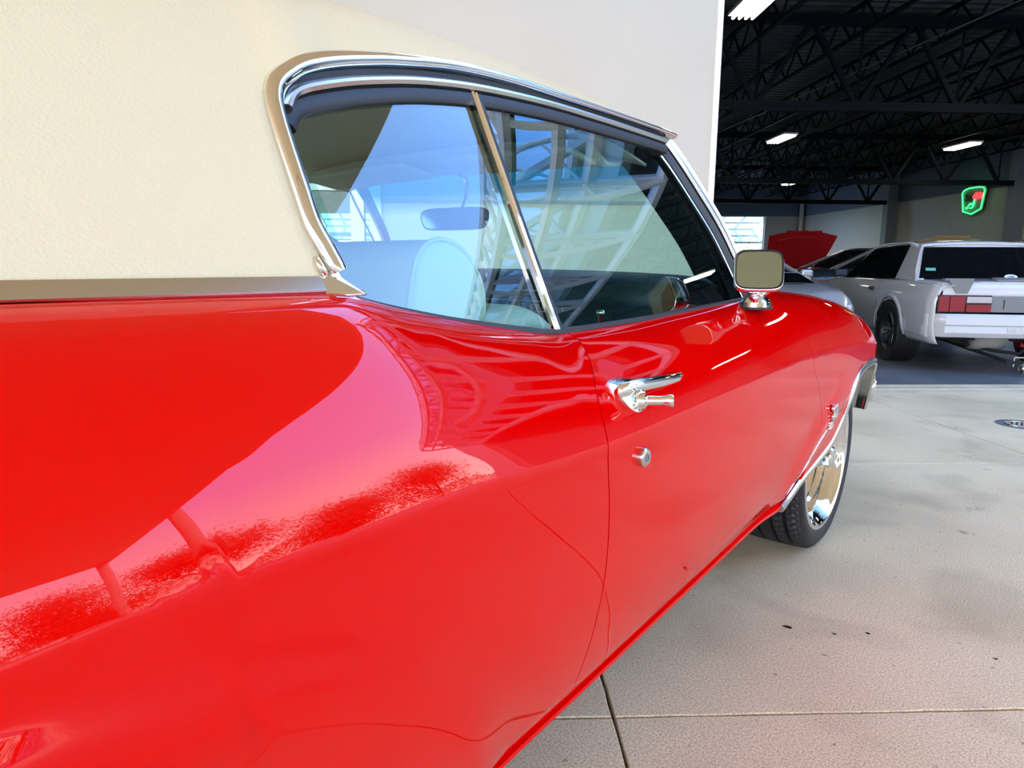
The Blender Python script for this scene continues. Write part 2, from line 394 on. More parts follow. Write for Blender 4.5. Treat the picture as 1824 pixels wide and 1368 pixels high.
# steel frame: trusses across, joists along
def truss(b, zb_, zt, a0, a1, s, first, label, w_=.10):
    t = empty('roof_truss', B(a0, b, zb_)); tag(t, label, 'roof truss', 'steel roof trusses across the hall')
    o = Matrix.Translation(-B(a0, b, zb_))
    def mk(nm, p, q, ww, hh):
        G().bar(o @ p, o @ q, ww, hh).make(nm, STEEL, t)
    mk('bottom_chord', B(a0, b, zb_), B(a1, b, zb_), w_*1.2, w_*1.4)
    mk('top_chord', B(a0, b, zt), B(a1, b, zt), w_*1.2, w_*1.6)
    x = first
    while x < a1:
        if x > a0:
            mk('web', B(x, b, zb_), B(x, b, zt), w_*.45, w_*.45)
            if x-s*.5 > a0: mk('web', B(x, b, zb_), B(x-s*.5, b, zt), w_*.75, w_*.75)
            if x+s*.5 < a1: mk('web', B(x, b, zb_), B(x+s*.5, b, zt), w_*.75, w_*.75)
        x += s
truss(12.0, 3.72, 5.08, -13.6, 17.4, 1.74, -.65-1.74*8+.0, 'nearest deep steel truss crossing the dark ceiling')
truss(22.2, 3.72, 5.08, -13.6, 17.4, 1.75, -13.2, 'middle steel truss above the roof of the white coupe', .12)
truss(29.3, 3.72, 5.08, -13.6, 17.4, 1.72, -13.0, 'farthest steel truss meeting the column in the wall', .12)
jx = -12.5; ji = 0
while jx < 17:
    jt = tag(empty('roof_joist', B(jx, 6.1, 4.8)), 'thin open web steel joist running deep into the hall under the deck', 'roof joist', 'open web joists under the roof deck')
    o = Matrix.Translation(-B(jx, 6.1, 4.8))
    for z, nm in ((5.22, 'top_chord'), (4.78, 'bottom_chord')):
        G().bar(o @ B(jx, 6.1, z), o @ B(jx, 37.9, z), .07, .05).make(nm, STEEL, jt)
    g = G(); y = 6.1; up = True
    while y < 37.4:
        y2 = y+.42
        g.bar(o @ B(jx, y, 4.78 if up else 5.22), o @ B(jx, y2, 5.22 if up else 4.78), .03, .03); y = y2; up = not up
    wob = g.make('web_rods', STEEL, jt); wob['kind'] = 'stuff'
    jx += 1.55; ji += 1
g = G(); g.tube([B(7.7, 7, 4.7), B(5.8, 27, 4.7)], .012, 6); cd = g.make('conduit', mat('grey_pipe', (.12, .13, .14), .4)); tag(cd, 'thin pale conduit crossing the dark ceiling at an angle', 'conduit')
for (b, z_) in ((29.3, 0), (22.2, 0), (12.0, 0)):
    g = G(); bbox_(g, 17.12, 17.47, b-.14, b+.14, 0, 5.2)
    c_ = g.make('wall_column', COLUMN); tag(c_, {29.3: 'grey steel column on the wall at the end of the farthest truss', 22.2: 'grey steel column on the wall right of the neon sign', 12.0: 'grey steel column at the end of the nearest truss'}[b], 'column', 'steel wall columns')
    g = G(); bbox_(g, 17.05, 17.5, b-.2, b+.2, 0, .02); g.make('base_plate', COLUMN, c_)
    g = G(); bbox_(g, 17.05, 17.12, b-.19, b+.19, 0, 5.2); g.make('flange', COLUMN, c_)
g = G(); g.tube([B(17.3, 37.7, 0), B(17.3, 37.7, 4.6)], .12, 12); dp = g.make('downpipe', mat('pale_pipe', (.5, .5, .48), .5)); tag(dp, 'pale vertical pipe in the far corner of the hall', 'pipe')
g = G();
for z in (1.0, 3.0): g.box(tuple(B(17.3, 37.8, z)), (.3, .2, .06), None)
g.make('bracket', COLUMN, dp)
g = G(); bbox_(g, 16.2, 16.45, 37.9, 37.98, 2.05, 2.4); eb = g.make('switch_box', BLACKT, bev=.01); tag(eb, 'small dark box on the far wall left of the pipe', 'box')
g = G(); bbox_(g, 16.25, 16.4, 37.88, 37.9, 2.1, 2.35); g.make('cover', GREY, eb)
# the far bifold doors, folded open outwards
def bifold(n, a0, a1, b, zt, out, zo, zl, mg, sign=1, nx=3, fr=.09, pr=None):
    t = tag(empty('door_%d' % n, B(a0, b, zt)), kind='structure'); o = Matrix.Translation(-B(a0, b, zt))
    top = lambda x: B(x, b, zt); mid = lambda x: B(x, b+sign*out, zo); low = lambda x: B(x, b+sign*.12, zl)
    for P, Q, nm in ((top, mid, 'upper_leaf'), (mid, low, 'lower_leaf')):
        lf = None; g = G()
        for k in range(nx+1):
            x = a0+(a1-a0)*k/nx; g.bar(o @ P(x), o @ Q(x), fr, fr)
        for s in (0, .5, 1):
            for_ = lambda x: P(x).lerp(Q(x), s)
            g.bar(o @ for_(a0), o @ for_(a1), fr, fr)
        lf = g.make(nm, FRAMEW, t)
        for k in range(nx):
            x0 = a0+(a1-a0)*k/nx+fr*.5; x1 = a0+(a1-a0)*(k+1)/nx-fr*.5
            for s0, s1 in ((.03, .47), (.53, .97)):
                V = [o @ P(x0).lerp(Q(x0), s0), o @ P(x1).lerp(Q(x1), s0), o @ P(x1).lerp(Q(x1), s1), o @ P(x0).lerp(Q(x0), s1)]
                mesh('pane', V, [(0, 1, 2, 3)], mg, lf)
    return t, o
for n_, (a0, a1) in enumerate(DO):
    t, o = bifold(n_+2, a0, a1, 38.1, 3.72, 1.7, 3.1, 2.3, SKYGLASS)
    g = G()
    for x in (a0, a1): g.bar(o @ B(x, 38.1, 0), o @ B(x, 38.1, 3.72), .14, .14)
    g.make('jamb', FRAMEW, t)
    g = G()
    for x in (a0, a1): g.tube([o @ B(x, 39.8, 3.1), o @ B(x, 38.2, 1.5)], .05, 6)
    g.make('strut', FRAMEW, t)
# near bifold door, folded up over the wide opening, with its curved white trusses
t, o = bifold(1, 1.95, 17.4, FB-.05, 5.15, 1.9, 4.62, 3.95, WGLASS, -1, 9, .11)
for k in range(10):
    x = 1.95+(17.4-1.95)*k/9; g = G()
    arc = smoothpath([B(x, FB-.05, 5.15), B(x, FB-1.2, 5.25), B(x, FB-1.9, 4.95), B(x, FB-2.2, 4.5), B(x, FB-1.85, 4.15), B(x, FB-1.0, 3.95), B(x, FB-.2, 3.9)], 5)
    g.tube([o @ p for p in arc], .055, 8)
    for p, q in ((4, 24), (9, 26), (14, 28)): g.bar(o @ arc[p], o @ arc[min(q, len(arc)-1)], .04, .04)
    g.make('truss_rib', FRAMEW, t, auto=.6)
g = G()
for z, bo in ((4.95, 2.05), (4.35, 2.2), (4.1, 1.75)): g.bar(o @ B(1.95, FB-bo, z), o @ B(17.4, FB-bo, z), .09, .09)
x = 1.95
while x < 17: g.bar(o @ B(x, FB-2.05, 4.95), o @ B(x+.4, FB-2.2, 4.35), .05, .05); g.bar(o @ B(x+.4, FB-2.2, 4.35), o @ B(x+.8, FB-2.05, 4.95), .05, .05); x += .8
g.make('edge_truss', FRAMEW, t)
# ceiling lights
def light_fixture(a, b, z, label, n=4, ln=1.25):
    t = tag(empty('ceiling_light', B(a, b, z), AB), label, 'ceiling light', 'fluorescent fixtures in the hall')
    G().box((0, 0, .06), (.42, ln, .05)).make('housing', mat_hous, t)
    for k in range(n):
        x = (k-(n-1)/2)*.095
        G().tube([(x, -ln/2+.03, 0), (x, ln/2-.03, 0)], .021, 8).make('tube', TUBE, t)
    for sx_ in (-.17, .17): G().tube([(sx_, 0, .08), (sx_, 0, 5.28-z)], .004, 4).make('hanger', STEEL, t)
mat_hous = mat('fixture_housing', (.75, .75, .72), .5)
light_fixture(3.75, 9.95, 4.6, 'four tube ceiling light at the top edge beside the white wall', 4, 1.3)
light_fixture(8.5, 20.2, 4.62, 'lit ceiling light above the far garage door')
light_fixture(14.4, 21.0, 4.62, 'lit ceiling light above and left of the neon sign')
light_fixture(13.5, 30.7, 4.62, 'smallest lit ceiling light, just over the farthest truss')
for a, b in ((9.2, 10.2), (14.4, 10.2), (3.2, 20.2), (3.2, 30.7), (-3, 12), (-3, 22)):
    light_fixture(a, b, 4.6, 'lit ceiling light deeper in the hall, mirrored in the red door and glass')
# canopy behind and over the camera: tan soffit on round columns
ce = lambda X: 4.3+.2*X
cp = [(-9, ce(-9)), (18, ce(18)), (18, -9), (-9, -9)]
V = [Vector((x, y, z)) for z in (5.06, 5.45) for x, y in cp]
g = G().add(V, [(0, 1, 2, 3), (7, 6, 5, 4), (0, 4, 5, 1), (1, 5, 6, 2), (2, 6, 7, 3), (3, 7, 4, 0)])
cn = g.make('canopy', TAN); tag(cn, 'tan canopy soffit mirrored in the rear side glass', 'canopy')
for x in (-5.5, -1.2, 3.1, 7.4, 11.7, 16):
    G().bar((x, ce(x)-.02, 5.054), (x+1.5, -9, 5.054), .015, .012).make('seam', SEAMM, cn)
for x in (-8.5, 9.9, 17.2):
    c_ = G().tube([(x, ce(x)-.35, 0), (x, ce(x)-.35, 5.06)], .15, 20).make('canopy_column', WHITE, smooth=True)
    tag(c_, 'round white canopy column mirrored in the red quarter panel', 'column', 'round canopy columns')
    G().lathe([(.15, 0), (.24, 0), (.24, .06), (.15, .1)], 20, Matrix.Translation((x, ce(x)-.35, 0))).make('base_collar', SATIN, c_)
    G().lathe([(.152, 1.05), (.17, 1.07), (.17, 1.35), (.152, 1.37)], 20, Matrix.Translation((x, ce(x)-.35, 0))).make('band', WHITE, c_)
# trees
def tree(x, y, h, label, group, seed, n=9000, col=LEAF, spread=.38):
    rnd = random.Random(seed); t = tag(empty('tree', (x, y, 0)), label, 'tree', group)
    g = G(); tips = []
    def br(p, d, ln, r, lev):
        pts = [p]; q = p
        for k in range(4):
            d = (d+Vector((rnd.uniform(-.25, .25), rnd.uniform(-.25, .25), rnd.uniform(-.05, .2)))).normalized(); q = q+d*ln/4; pts.append(q)
        g.tube(pts, [r, r*.9, r*.75, r*.6, r*.45], 6)
        if lev == 0: tips.append(q); tips.append(pts[3]); return
        for k in range(rnd.randint(3, 4)):
            a = rnd.uniform(0, 2*PI); nd = (d*.6+Vector((math.cos(a), math.sin(a), rnd.uniform(-.1, .5)))*.8).normalized()
            br(pts[rnd.randint(1, 4)], nd, ln*.74, r*.5, lev-1)
    br(Vector((0, 0, 0)), Vector((0, 0, 1)), h*.30, h*.014, 3)
    g.make('trunk', BARK, t)
    V = []; Fc = []
    for i in range(n):
        c = rnd.choice(tips)+Vector((rnd.gauss(0, 1), rnd.gauss(0, 1), rnd.gauss(0, .7)))*h*.10
        a = Vector((rnd.uniform(-1, 1), rnd.uniform(-1, 1), rnd.uniform(-1, 1))).normalized(); b = a.orthogonal().normalized(); s = h*rnd.uniform(.005, .013)
        k = len(V); V += [c-a*s, c+b*s*.5, c+a*s, c-b*s*.5]; Fc.append((k, k+1, k+2, k+3))
    lv = mesh('foliage', V, Fc, col, t); lv['kind'] = 'stuff'
ti = 0
for (az_, dist, h) in ((41, 30, 7.5), (51, 27, 7), (61, 29, 8.5), (71, 27, 7.5), (82, 29, 8.5), (93, 27, 7.5), (105, 29, 8.5), (118, 28, 8)):
    a = math.radians(az_); tree(math.sin(a)*dist, math.cos(a)*dist, h, 'loose bare-branched tree beyond the lot, mirrored in the red quarter panel', 'trees around the lot', 10+ti, 20000); ti += 1
rnd = random.Random(77); V = []; Fc = []
for i in range(60000):
    a = math.radians(rnd.uniform(30, 130)); d_ = rnd.uniform(36.5, 39); top = 2.3+.7*math.sin(a*17)+.5*math.sin(a*41)
    c = Vector((math.sin(a)*d_, math.cos(a)*d_, 1.2*top*rnd.random()**.8)); u_ = Vector((rnd.uniform(-1, 1), rnd.uniform(-1, 1), rnd.uniform(-1, 1))).normalized(); b = u_.orthogonal().normalized(); s_ = rnd.uniform(.05, .13)
    k = len(V); V += [c-u_*s_, c+b*s_*.5, c+u_*s_, c-b*s_*.5]; Fc.append((k, k+1, k+2, k+3))
hg = mesh('hedge', V, Fc, LEAF); tag(hg, 'added long low scrub hedge behind the trees, mirrored in the red quarter panel', 'hedge', kind='stuff')  # added to cover the bright sky gap under the tree crowns
LEAF2 = mat('leaf_painted_sunlit', (.42, .40, .16), .6); noise_col(LEAF2, [(.3, (.20, .20, .07)), (.7, (.62, .58, .28))], 1.5)  # paler leaf colour with the sunlight painted in
for k, (a, b) in enumerate(((11.8, 44), (14.6, 43), (17.4, 46), (-7.5, 43), (-10.5, 45), (-5, 47))):
    p = B(a, b); tree(p.x, p.y, 5.0, 'pale green tree with painted-in sunlight seen through the far garage door' if k < 3 else 'tree with painted-in sunlight seen through the far left garage door', 'trees behind the hall' if k < 3 else 'trees behind the far left door', 40+k, 3200, LEAF2)
# drain cover in the apron
dc = B(3.66, 4.40); g = G().lathe([(0, .004), (.075, .004), (.085, .006), (.10, .006), (.105, 0)], 28)
dr = g.make('drain_cover', SATIN); dr.location = dc; tag(dr, 'round metal drain cover set in the concrete at the right edge', 'drain cover')
g = G().lathe([(.108, .0015), (.155, .0012)], 28); rr = g.make('patch_ring', mat('dark_patch', (.12, .13, .15), .8), dr)
for k in range(5): G().box(((k-2)*.028, 0, .005), (.010, .11-.02*abs(k-2), .003)).make('slot', DARK, dr)
# grit lying on the slab
for k, (a, b, r_, lb) in enumerate(((.90, 1.84, .006, 'largest dark speck of grit on the concrete beside the car'), (1.02, 1.80, .003, 'small dark speck of grit right of the largest one'), (1.12, 1.80, .0035, 'dark speck of grit farthest right in the row of three'), (1.40, 1.66, .003, 'lone dark speck of grit nearer the right edge'))):
    g = G(); rr_ = random.Random(k); pts_ = [((r_*(1.5 if j % 2 else .9))*math.cos(2*PI*j/9)*rr_.uniform(.7, 1.3)*1.5, r_*math.sin(2*PI*j/9)*rr_.uniform(.7, 1.3)) for j in range(9)]
    g.prism(pts_, r_*.5); o = g.make('grit_speck', DARK); o.location = B(a, b); tag(o, lb, 'grit', 'specks of grit on the slab')
# ================================================================== RED COUPE
# body side as a height field: lateral X from length Y and height z
S_ = sp([(-1.6, -.62), (-1.0, -.54), (-.4, -.485), (0, -.474), (.4, -.482), (.9, -.494), (1.6, -.492), (2.2, -.488), (2.7, -.474), (2.95, -.472), (3.1, -.49), (3.3, -.54), (3.5, -.61), (3.65, -.70), (3.75, -.85)])
zb_ = sp([(-1.6, .98), (-.6, 1.02), (.0, 1.025), (.5, 1.024), (.6, 1.004), (.7, .984), (.83, .964), (.97, .948), (1.2, .949), (1.45, .955), (1.85, .966), (2.05, .972), (2.25, .968), (2.7, .942), (3.0, .897), (3.35, .803), (3.5, .72), (3.75, .62)])
zc_ = sp([(-1.6, .80), (0, .81), (.6, .80), (.9, .79), (1.4, .80), (2.1, .81), (2.7, .79), (3.0, .76), (3.4, .66), (3.75, .55)])
up_ = sp([(0, 0), (.2, .012), (.4, .028), (.6, .050), (.8, .084), (.92, .114), (1, .148), (1.05, .19)])
lo_ = sp([(0, 0), (.06, .0005), (.12, .002), (.22, .009), (.32, .025), (.40, .046), (.46, .066), (.52, .09)])
def flare(Y, z):
    d1 = math.hypot((Y+.12)/.75, (z-.33)/.42); a = .014*math.exp(-((d1-1)/.09)**2) if z < .80 else 0
    d2 = math.hypot((Y-2.80)/.80, (z-.36)/.34); b = .013*math.exp(-((d2-.84)/.12)**2)*min(1, max(0, (2.75-Y)/.4)) if z < .80 else 0
    k = min(1, max(0, (.80-z)/.03)); return (a+b)*k
def side(Y, z):
    zc = zc_(Y); z1 = zb_(Y)
    if z > zc: return S_(Y)-up_((z-zc)/(z1-zc))
    return S_(Y)-lo_(zc-z)+flare(Y, z)
def glassX(z):
    t = z-.95; return -.642-.30*t-.22*t*t
XC = -1.45
MIR = Matrix.Translation((2*XC, 0, 0)) @ Matrix.Scale(-1, 4, Vector((1, 0, 0)))
car = tag(empty('coupe', (XC, 1.2, 0)), 'glossy red two door coupe with cream vinyl roof and chrome trim, filling the foreground', 'car')
CO = Matrix.Translation((-XC, -1.2, 0))
def local(o):           # geometry is written in world metres; shift it into the car's own frame
    o.data.transform(CO); o.data.update(); return o
def both(o):
    """mirror copy for the far side"""
    me = o.data.copy(); me.transform(Matrix.Scale(-1, 4, Vector((1, 0, 0)))); me.flip_normals()
    c = bpy.data.objects.new(o.name, me); COL.objects.link(c); c.parent = o.parent; c.matrix_parent_inverse = Matrix.Identity(4)
    for md in o.modifiers:
        n = c.modifiers.new(md.name, md.type)
        for a in ('split_angle', 'thickness', 'offset', 'width', 'segments', 'limit_method'):
            if hasattr(md, a):
                try: setattr(n, a, getattr(md, a))
                except Exception: pass
    return c
gapR = sp([(.29, .90), (.361, .907), (.456, .912), (.57, .9145), (.688, .9065), (.782, .895), (.863, .911), (.90, .945), (.938, .985), (.955, .992), (1.0, 1.0)])
gapF = sp([(.29, 2.30), (.34, 2.295), (.374, 2.29), (.50, 2.27), (.595, 2.255), (.70, 2.178), (.76, 2.11), (.81, 2.072), (.90, 2.062), (.965, 2.12), (1.0, 2.2)])
botD = sp([(-1.5, .355), (.25, .352), (.9, .354), (1.3, .364), (1.63, .378), (1.94, .40), (2.3, .425)])
def panel(nm, ylo, yhi, zlo, nu, nv, topfold=True, extra=0):
    """ylo/yhi(z), zlo(Y): ruled grid over the side surface, inner lip folded at the belt"""
    g = G(); rows = []
    for i in range(nu+1):
        u = i/nu; row = []
        Y = ylo(.8)+(yhi(.8)-ylo(.8))*u
        for it in range(1): pass
        vv = [j/nv for j in range(nv+1)]
        z0, z1 = zlo(Y), zb_(Y)
        zc = zc_(Y)
        for v_ in vv:
            z = z0+(z1-z0)*v_
            Yz = ylo(z)*(1-u)+yhi(z)*u
            row.append(Vector((side(Yz, min(z, zb_(Yz))), Yz, min(z, zb_(Yz)+.0))))
        if topfold:
            e = row[-1]; row.append(Vector((e.x-.012, e.y, e.z+.002))); row.append(Vector((e.x-.016, e.y, e.z-.03)))
        rows.append(row)
    g.grid(rows)
    return g
# --- quarter panel with its rear wheel arch
def zlo_q(Y):
    z = .355; c = -.13
    q = 1-((Y-c)/.40)**2
    if q > 0: z = max(z, .36+.34*math.sqrt(q))
    return z
GAP = .0022
gq = panel('quarter_panel', lambda z: -1.35, lambda z: gapR(z)-GAP*.5, zlo_q, 130, 64)
quarter = local(gq.make('quarter_panel', RED, car, smooth=True, solid=.010, fix=False, out=(1, 0, 0), split=True)); both(quarter)
gd = panel('door', lambda z: gapR(z)+GAP, lambda z: gapF(z)-.0012, lambda Y: botD(Y)+.004, 70, 60)
door = local(gd.make('door', RED, car, smooth=True, solid=.010, fix=False, out=(1, 0, 0), split=True)); both(door)
# --- front fender: arch follows the flared wheel opening
ARCH = [(2.135, .303), (2.21, .318), (2.30, .352), (2.42, .398), (2.52, .445), (2.585, .53), (2.62, .61), (2.70, .668), (2.84, .690), (3.0, .682), (3.13, .64), (3.21, .56), (3.245, .50), (3.255, .445)]
arch_z = sp(ARCH[:9]+ARCH[9:13])
def zlo_f(Y):
    if Y < 2.135: return .30
    if Y > 3.25: return .445
    return arch_z(Y)
g = G(); rows = []
NU = 150
for i in range(NU+1):
    u = i/NU; Yb = 2.135+(3.74-2.135)*u; row = []
    z0 = zlo_f(Yb)
    for it in range(6): z0 = zlo_f(Yb+(gapF(z0)+.0012-2.135)*(1-u)**3)
    z1 = zb_(Yb)
    if Yb > 3.245: z0 = .445
    for j in range(49):
        z = z0+(z1-z0)*j/48
        Yz = Yb+(gapF(z)+.0012-2.135)*(1-u)**3
        if j == 0 and u < .25: pass
        row.append(Vector((side(Yz, z), Yz, z)))
    e = row[-1]
    for dx, dz in ((-.03, .008), (-.08, .014), (-.16, .018), (-.30, .024), (-.50, .03), (-.95, .035)):
        if Yb > 2.15: row.append(Vector((max(XC, e.x+dx*(1.0)), e.y, e.z+dz)))
        else: row.append(Vector((e.x+dx*.02, e.y, e.z+dz*.1)))
    rows.append(row)
g.grid(rows)
fender = local(g.make('front_fender', RED, car, smooth=True, solid=.010, fix=False, out=(1, 0, 0), split=True)); both(fender)
# the lower rear tail of the fender reaches back under the door gap
g = G(); rows = []
for i in range(13):
    Y = 2.0+(2.30-2.0)*i/12; rows.append([Vector((side(Y, .30+(.41-.30)*j/6)-.004, Y, .30+(.41-.30)*j/6)) for j in range(7)])
# rocker panel
g = G(); rows = []
for i in range(41):
    Y = .22+(2.28-.22)*i/40; zt = botD(Y)-.002; zb0 = .284+.012*(Y-.7)/1.2
    if Y > 2.14: zb0 = max(zb0, zlo_f(Y)-.004)
    row = []
    for a, b in ((1, .003), (.95, .003), (.50, .007), (.34, .010), (.29, .020), (.20, .021), (.15, .006), (.06, .002), (0, .005)):
        z = zb0+(zt-zb0)*a; row.append(Vector((side(Y, z)-b, Y, z)))
    row += [Vector((side(Y, zb0)-.02, Y, zb0-.006)), Vector((side(Y, zb0)-.14, Y, zb0+.01))]
    rows.append(row)
g.grid(rows); rocker = local(g.make('rocker_panel', RED, car, auto=.7, solid=.006, fix=False, out=(1, 0, 0))); both(rocker)
# dark inner shell closes the gaps
g = G()
for Y0, Y1, z0, z1 in ((.55, 2.40, .31, .93), (-1.2, -.62, .4, .95)):
    rows = [[Vector((side(Y0+(Y1-Y0)*i/10, z0+(z1-z0)*j/8)-.028, Y0+(Y1-Y0)*i/10, z0+(z1-z0)*j/8)) for j in range(9)] for i in range(11)]
    g.grid(rows)
g.add([Vector((-.62, -.8, .33)), Vector((-.62, 2.3, .33)), Vector((XC, 2.3, .33)), Vector((XC, -.8, .33))], [(0, 1, 2, 3)])
inner = local(g.make('inner_shell', DARK, car)); both(inner)
# engine bay and nose block, grille and bumpers
g = G(); g.box((XC, 3.15, .62), (1.30, 1.05, .40)); eng = local(g.make('engine_bay', DARK, car))
g = G()
g.sweep(smoothpath([(-.56, 3.44, .50), (-.62, 3.66, .52), (-.80, 3.80, .53), (-1.1, 3.86, .535), (XC, 3.88, .535)], 6), [(0, -.06), (.022, -.045), (.030, 0), (.022, .045), (0, .06)], Vector((.3, 1, 0)))
bump_f = local(g.make('front_bumper', CHROME, car, smooth=True)); both(bump_f)
g = G(); g.lathe([(0, 0), (.07, .01), (.085, 0), (.095, -.02), (.095, -.05)], 24, Matrix.Translation((-.86, 3.70, .66)) @ Matrix.Rotation(-PI/2, 4, 'X'))
hl = local(g.make('headlight', CHROME, car, smooth=True)); both(hl)
g = G(); g.box((XC, 3.70, .60), (1.36, .03, .30)); local(g.make('grille', BLACKT, car))
g = G(); g.box((XC, -1.36, .70), (1.70, .04, .50)); local(g.make('tail_panel', RED, car))
g = G(); g.grid([[Vector((XC+k*.10*8/8*(.78/.8), Y, zb_(Y)+.01+.015*(1-(k/8)**2))) for k in range(-8, 9)] for Y in (-1.34, -1.1, -.9, -.7)]); local(g.make('deck_lid', RED, car, smooth=True, solid=.01))
g = G(); g.sweep([(-.60, -1.2, .50), (-.66, -1.42, .50), (-.9, -1.47, .5), (XC, -1.49, .5)], [(0, -.07), (.03, -.04), (.03, .04), (0, .07)], Vector((.3, -1, 0))); rbm = local(g.make('rear_bumper', CHROME, car, smooth=True)); both(rbm)
# arch mouldings
def arch_pts(A, off=0): return [(side(Y, z)+off, Y, z) for Y, z in A]
P = smoothpath(arch_pts(ARCH, .0), 6)
def edge_norms(P): return [Vector((1, 0, 0))]*len(P)
g = G(); g.sweep(P, [(-.035, -.003), (.002, -.006), (.008, -.002), (.009, .006), (.006, .016), (.002, .020), (-.002, .019), (-.002, .004), (-.035, .001)], Vector((1, 0, 0)))
am = local(g.make('wheel_arch_moulding', SATIN, car, auto=.5)); both(am)
# wheel house: red inner fender and pale inner lip
g = G(); rows = []
for p, (Y, z) in zip(arch_pts(ARCH), ARCH):
    v = Vector(p); rows.append([v+Vector((-.006, 0, 0)), v+Vector((-.05, 0, .0)), Vector((-.80, Y, z+.02)), Vector((-1.02, Y, z+.02))])
g.grid(rows); wh_ = local(g.make('wheel_house', mat('pale_inner_lip', (.36, .33, .27), .5), car, smooth=True)); both(wh_)
g = G(); g.box((-.99, 2.75, .66), (.04, .6, .36)); ih = local(g.make('inner_fender', REDIN, car)); both(ih)
g = G(); g.tube([(-.60, 3.19, .615), (-.60, 3.17, .612), (-.60, 3.168, .612)], [.006, .009, .004], 8); local(g.make('lip_bolt', BLACKT, car))
RA = [(-.13+.40*math.cos(a), .36+.34*math.sin(a)) for a in [PI-PI*k/16 for k in range(17)]]
g = G(); g.sweep(smoothpath([(side(Y, z), Y, z) for Y, z in RA], 3), [(-.02, 0), (.005, -.003), (.006, .010), (0, .013)], Vector((1, 0, 0)))
rm = local(g.make('wheel_arch_moulding', SATIN, car, smooth=True)); both(rm)
# --- wheels
def wheel(Xo, Yc, R, wd, steer, flip=1, nm='wheel'):
    """outer face at Xo; axis along X. Built round local Z = outward."""
    wh = empty(nm, (Xo-XC-wd/2*flip, Yc-1.2, R-.002), 0, car)
    Mx = Matrix.Rotation(steer, 4, 'Z') @ (Matrix.Rotation(PI/2, 4, 'Y') if flip > 0 else Matrix.Rotation(-PI/2, 4, 'Y'))
    h = wd/2; na = 288
    # tread: five ribs with four grooves, sipes cut at a slant
    def rad(s, a):
        x = s*h*.93
        sh = max(0, abs(s)-.80)/.20
        r_ = R-.020*sh**2.2-.004*s*s
        for gc in (-.62, -.21, .21, .62):
            if abs(s-gc) < .040: r_ -= .013
        ph = (a/(2*PI)*72 + abs(s)*2.2+(.5 if s > 0 else 0)) % 1.0
        rib = not any(abs(s-gc) < .05 for gc in (-.62, -.21, .21, .62))
        if rib and ph < .20 and abs(s) > .22: r_ -= .007
        return r_
    ss = [-1+.04*k for k in range(51)]
    V = []; Fc = []
    for j in range(na):
        a = 2*PI*j/na; c, d = math.cos(a), math.sin(a)
        for s in ss:
            r_ = rad(s, a); V.append(Vector((r_*c, r_*d, s*h*.93)))
    k = len(ss)
    for j in range(na):
        for i in range(k-1): Fc.append((j*k+i, ((j+1) % na)*k+i, ((j+1) % na)*k+i+1, j*k+i+1))
    g = G(); g.add([Mx @ p for p in V], Fc)
    tr = g.make('tread', TYRE, wh, fix=True)
    Ri = R-.082
    g = G(); g.lathe([(R-.0245, h*.93), (R-.034, h*.985), (R-.052, h*1.0), (Ri+.012, h*.97), (Ri, h*.93), (Ri, h*.6)], 96, Mx)
    g.lathe([(R-.0245, -h*.93), (R-.034, -h*.985), (R-.052, -h), (Ri, -h*.93), (Ri, -h*.6)], 96, Mx)
    g.make('sidewall', TYRE, wh, smooth=True)
    g = G(); g.lathe([(Ri+.006, h*.93), (Ri+.004, h*.965), (Ri-.006, h*.97), (Ri-.014, h*.90), (Ri-.020, h*.80), (Ri-.034, h*.74), (Ri-.040, h*.5), (Ri-.055, h*.12), (Ri-.075, h*.02)], 96, Mx)
    g.make('rim', CHROME, wh, smooth=True)
    g = G(); g.lathe([(Ri-.04, -h*.9), (Ri-.05, h*.3)], 64, Mx); g.make('barrel', SATIN, wh, smooth=True)
    for q in range(5):
        a = 2*PI*q/5+.35; g = G(); c, d = math.cos(a), math.sin(a); tx = Vector((-d, c, 0)); rx = Vector((c, d, 0)); zx = Vector((0, 0, 1))
        rr = [(.05, .034, h*.42), (.11, .026, h*.30), (.17, .024, h*.16), (Ri-.062, .034, h*.06)]
        rows = []
        for r_, w_, z_ in rr:
            rows.append([rx*r_-tx*w_+zx*(z_-.03), rx*r_-tx*w_*.75+zx*(z_-.004), rx*r_+zx*z_, rx*r_+tx*w_*.75+zx*(z_-.004), rx*r_+tx*w_+zx*(z_-.03)])
        g.grid([[Mx @ p for p in r_] for r_ in rows]); g.make('spoke', CHROME, wh, smooth=True, solid=.006)
    g = G(); g.lathe([(0, h*1.12), (.020, h*1.115), (.036, h*1.09), (.042, h*1.04), (.042, h*.5), (.050, h*.44), (.062, h*.40), (.062, h*.2)], 40, Mx); g.make('hub_cap', CHROME, wh, auto=.6)
    g = G(); g.lathe([(0, -.03), (.165, -.03), (.17, -.045), (.17, -.06)], 40, Mx); g.make('brake_disc', SATIN, wh)
    return wh
wheel(-.545, 2.70, .355, .265, math.radians(-2.0))
wheel(2*XC+.545, 2.70, .355, .265, 0, -1)
wheel(-.55, -.145, .355, .27, 0)
wheel(2*XC+.55, -.145, .355, .27, 0, -1)
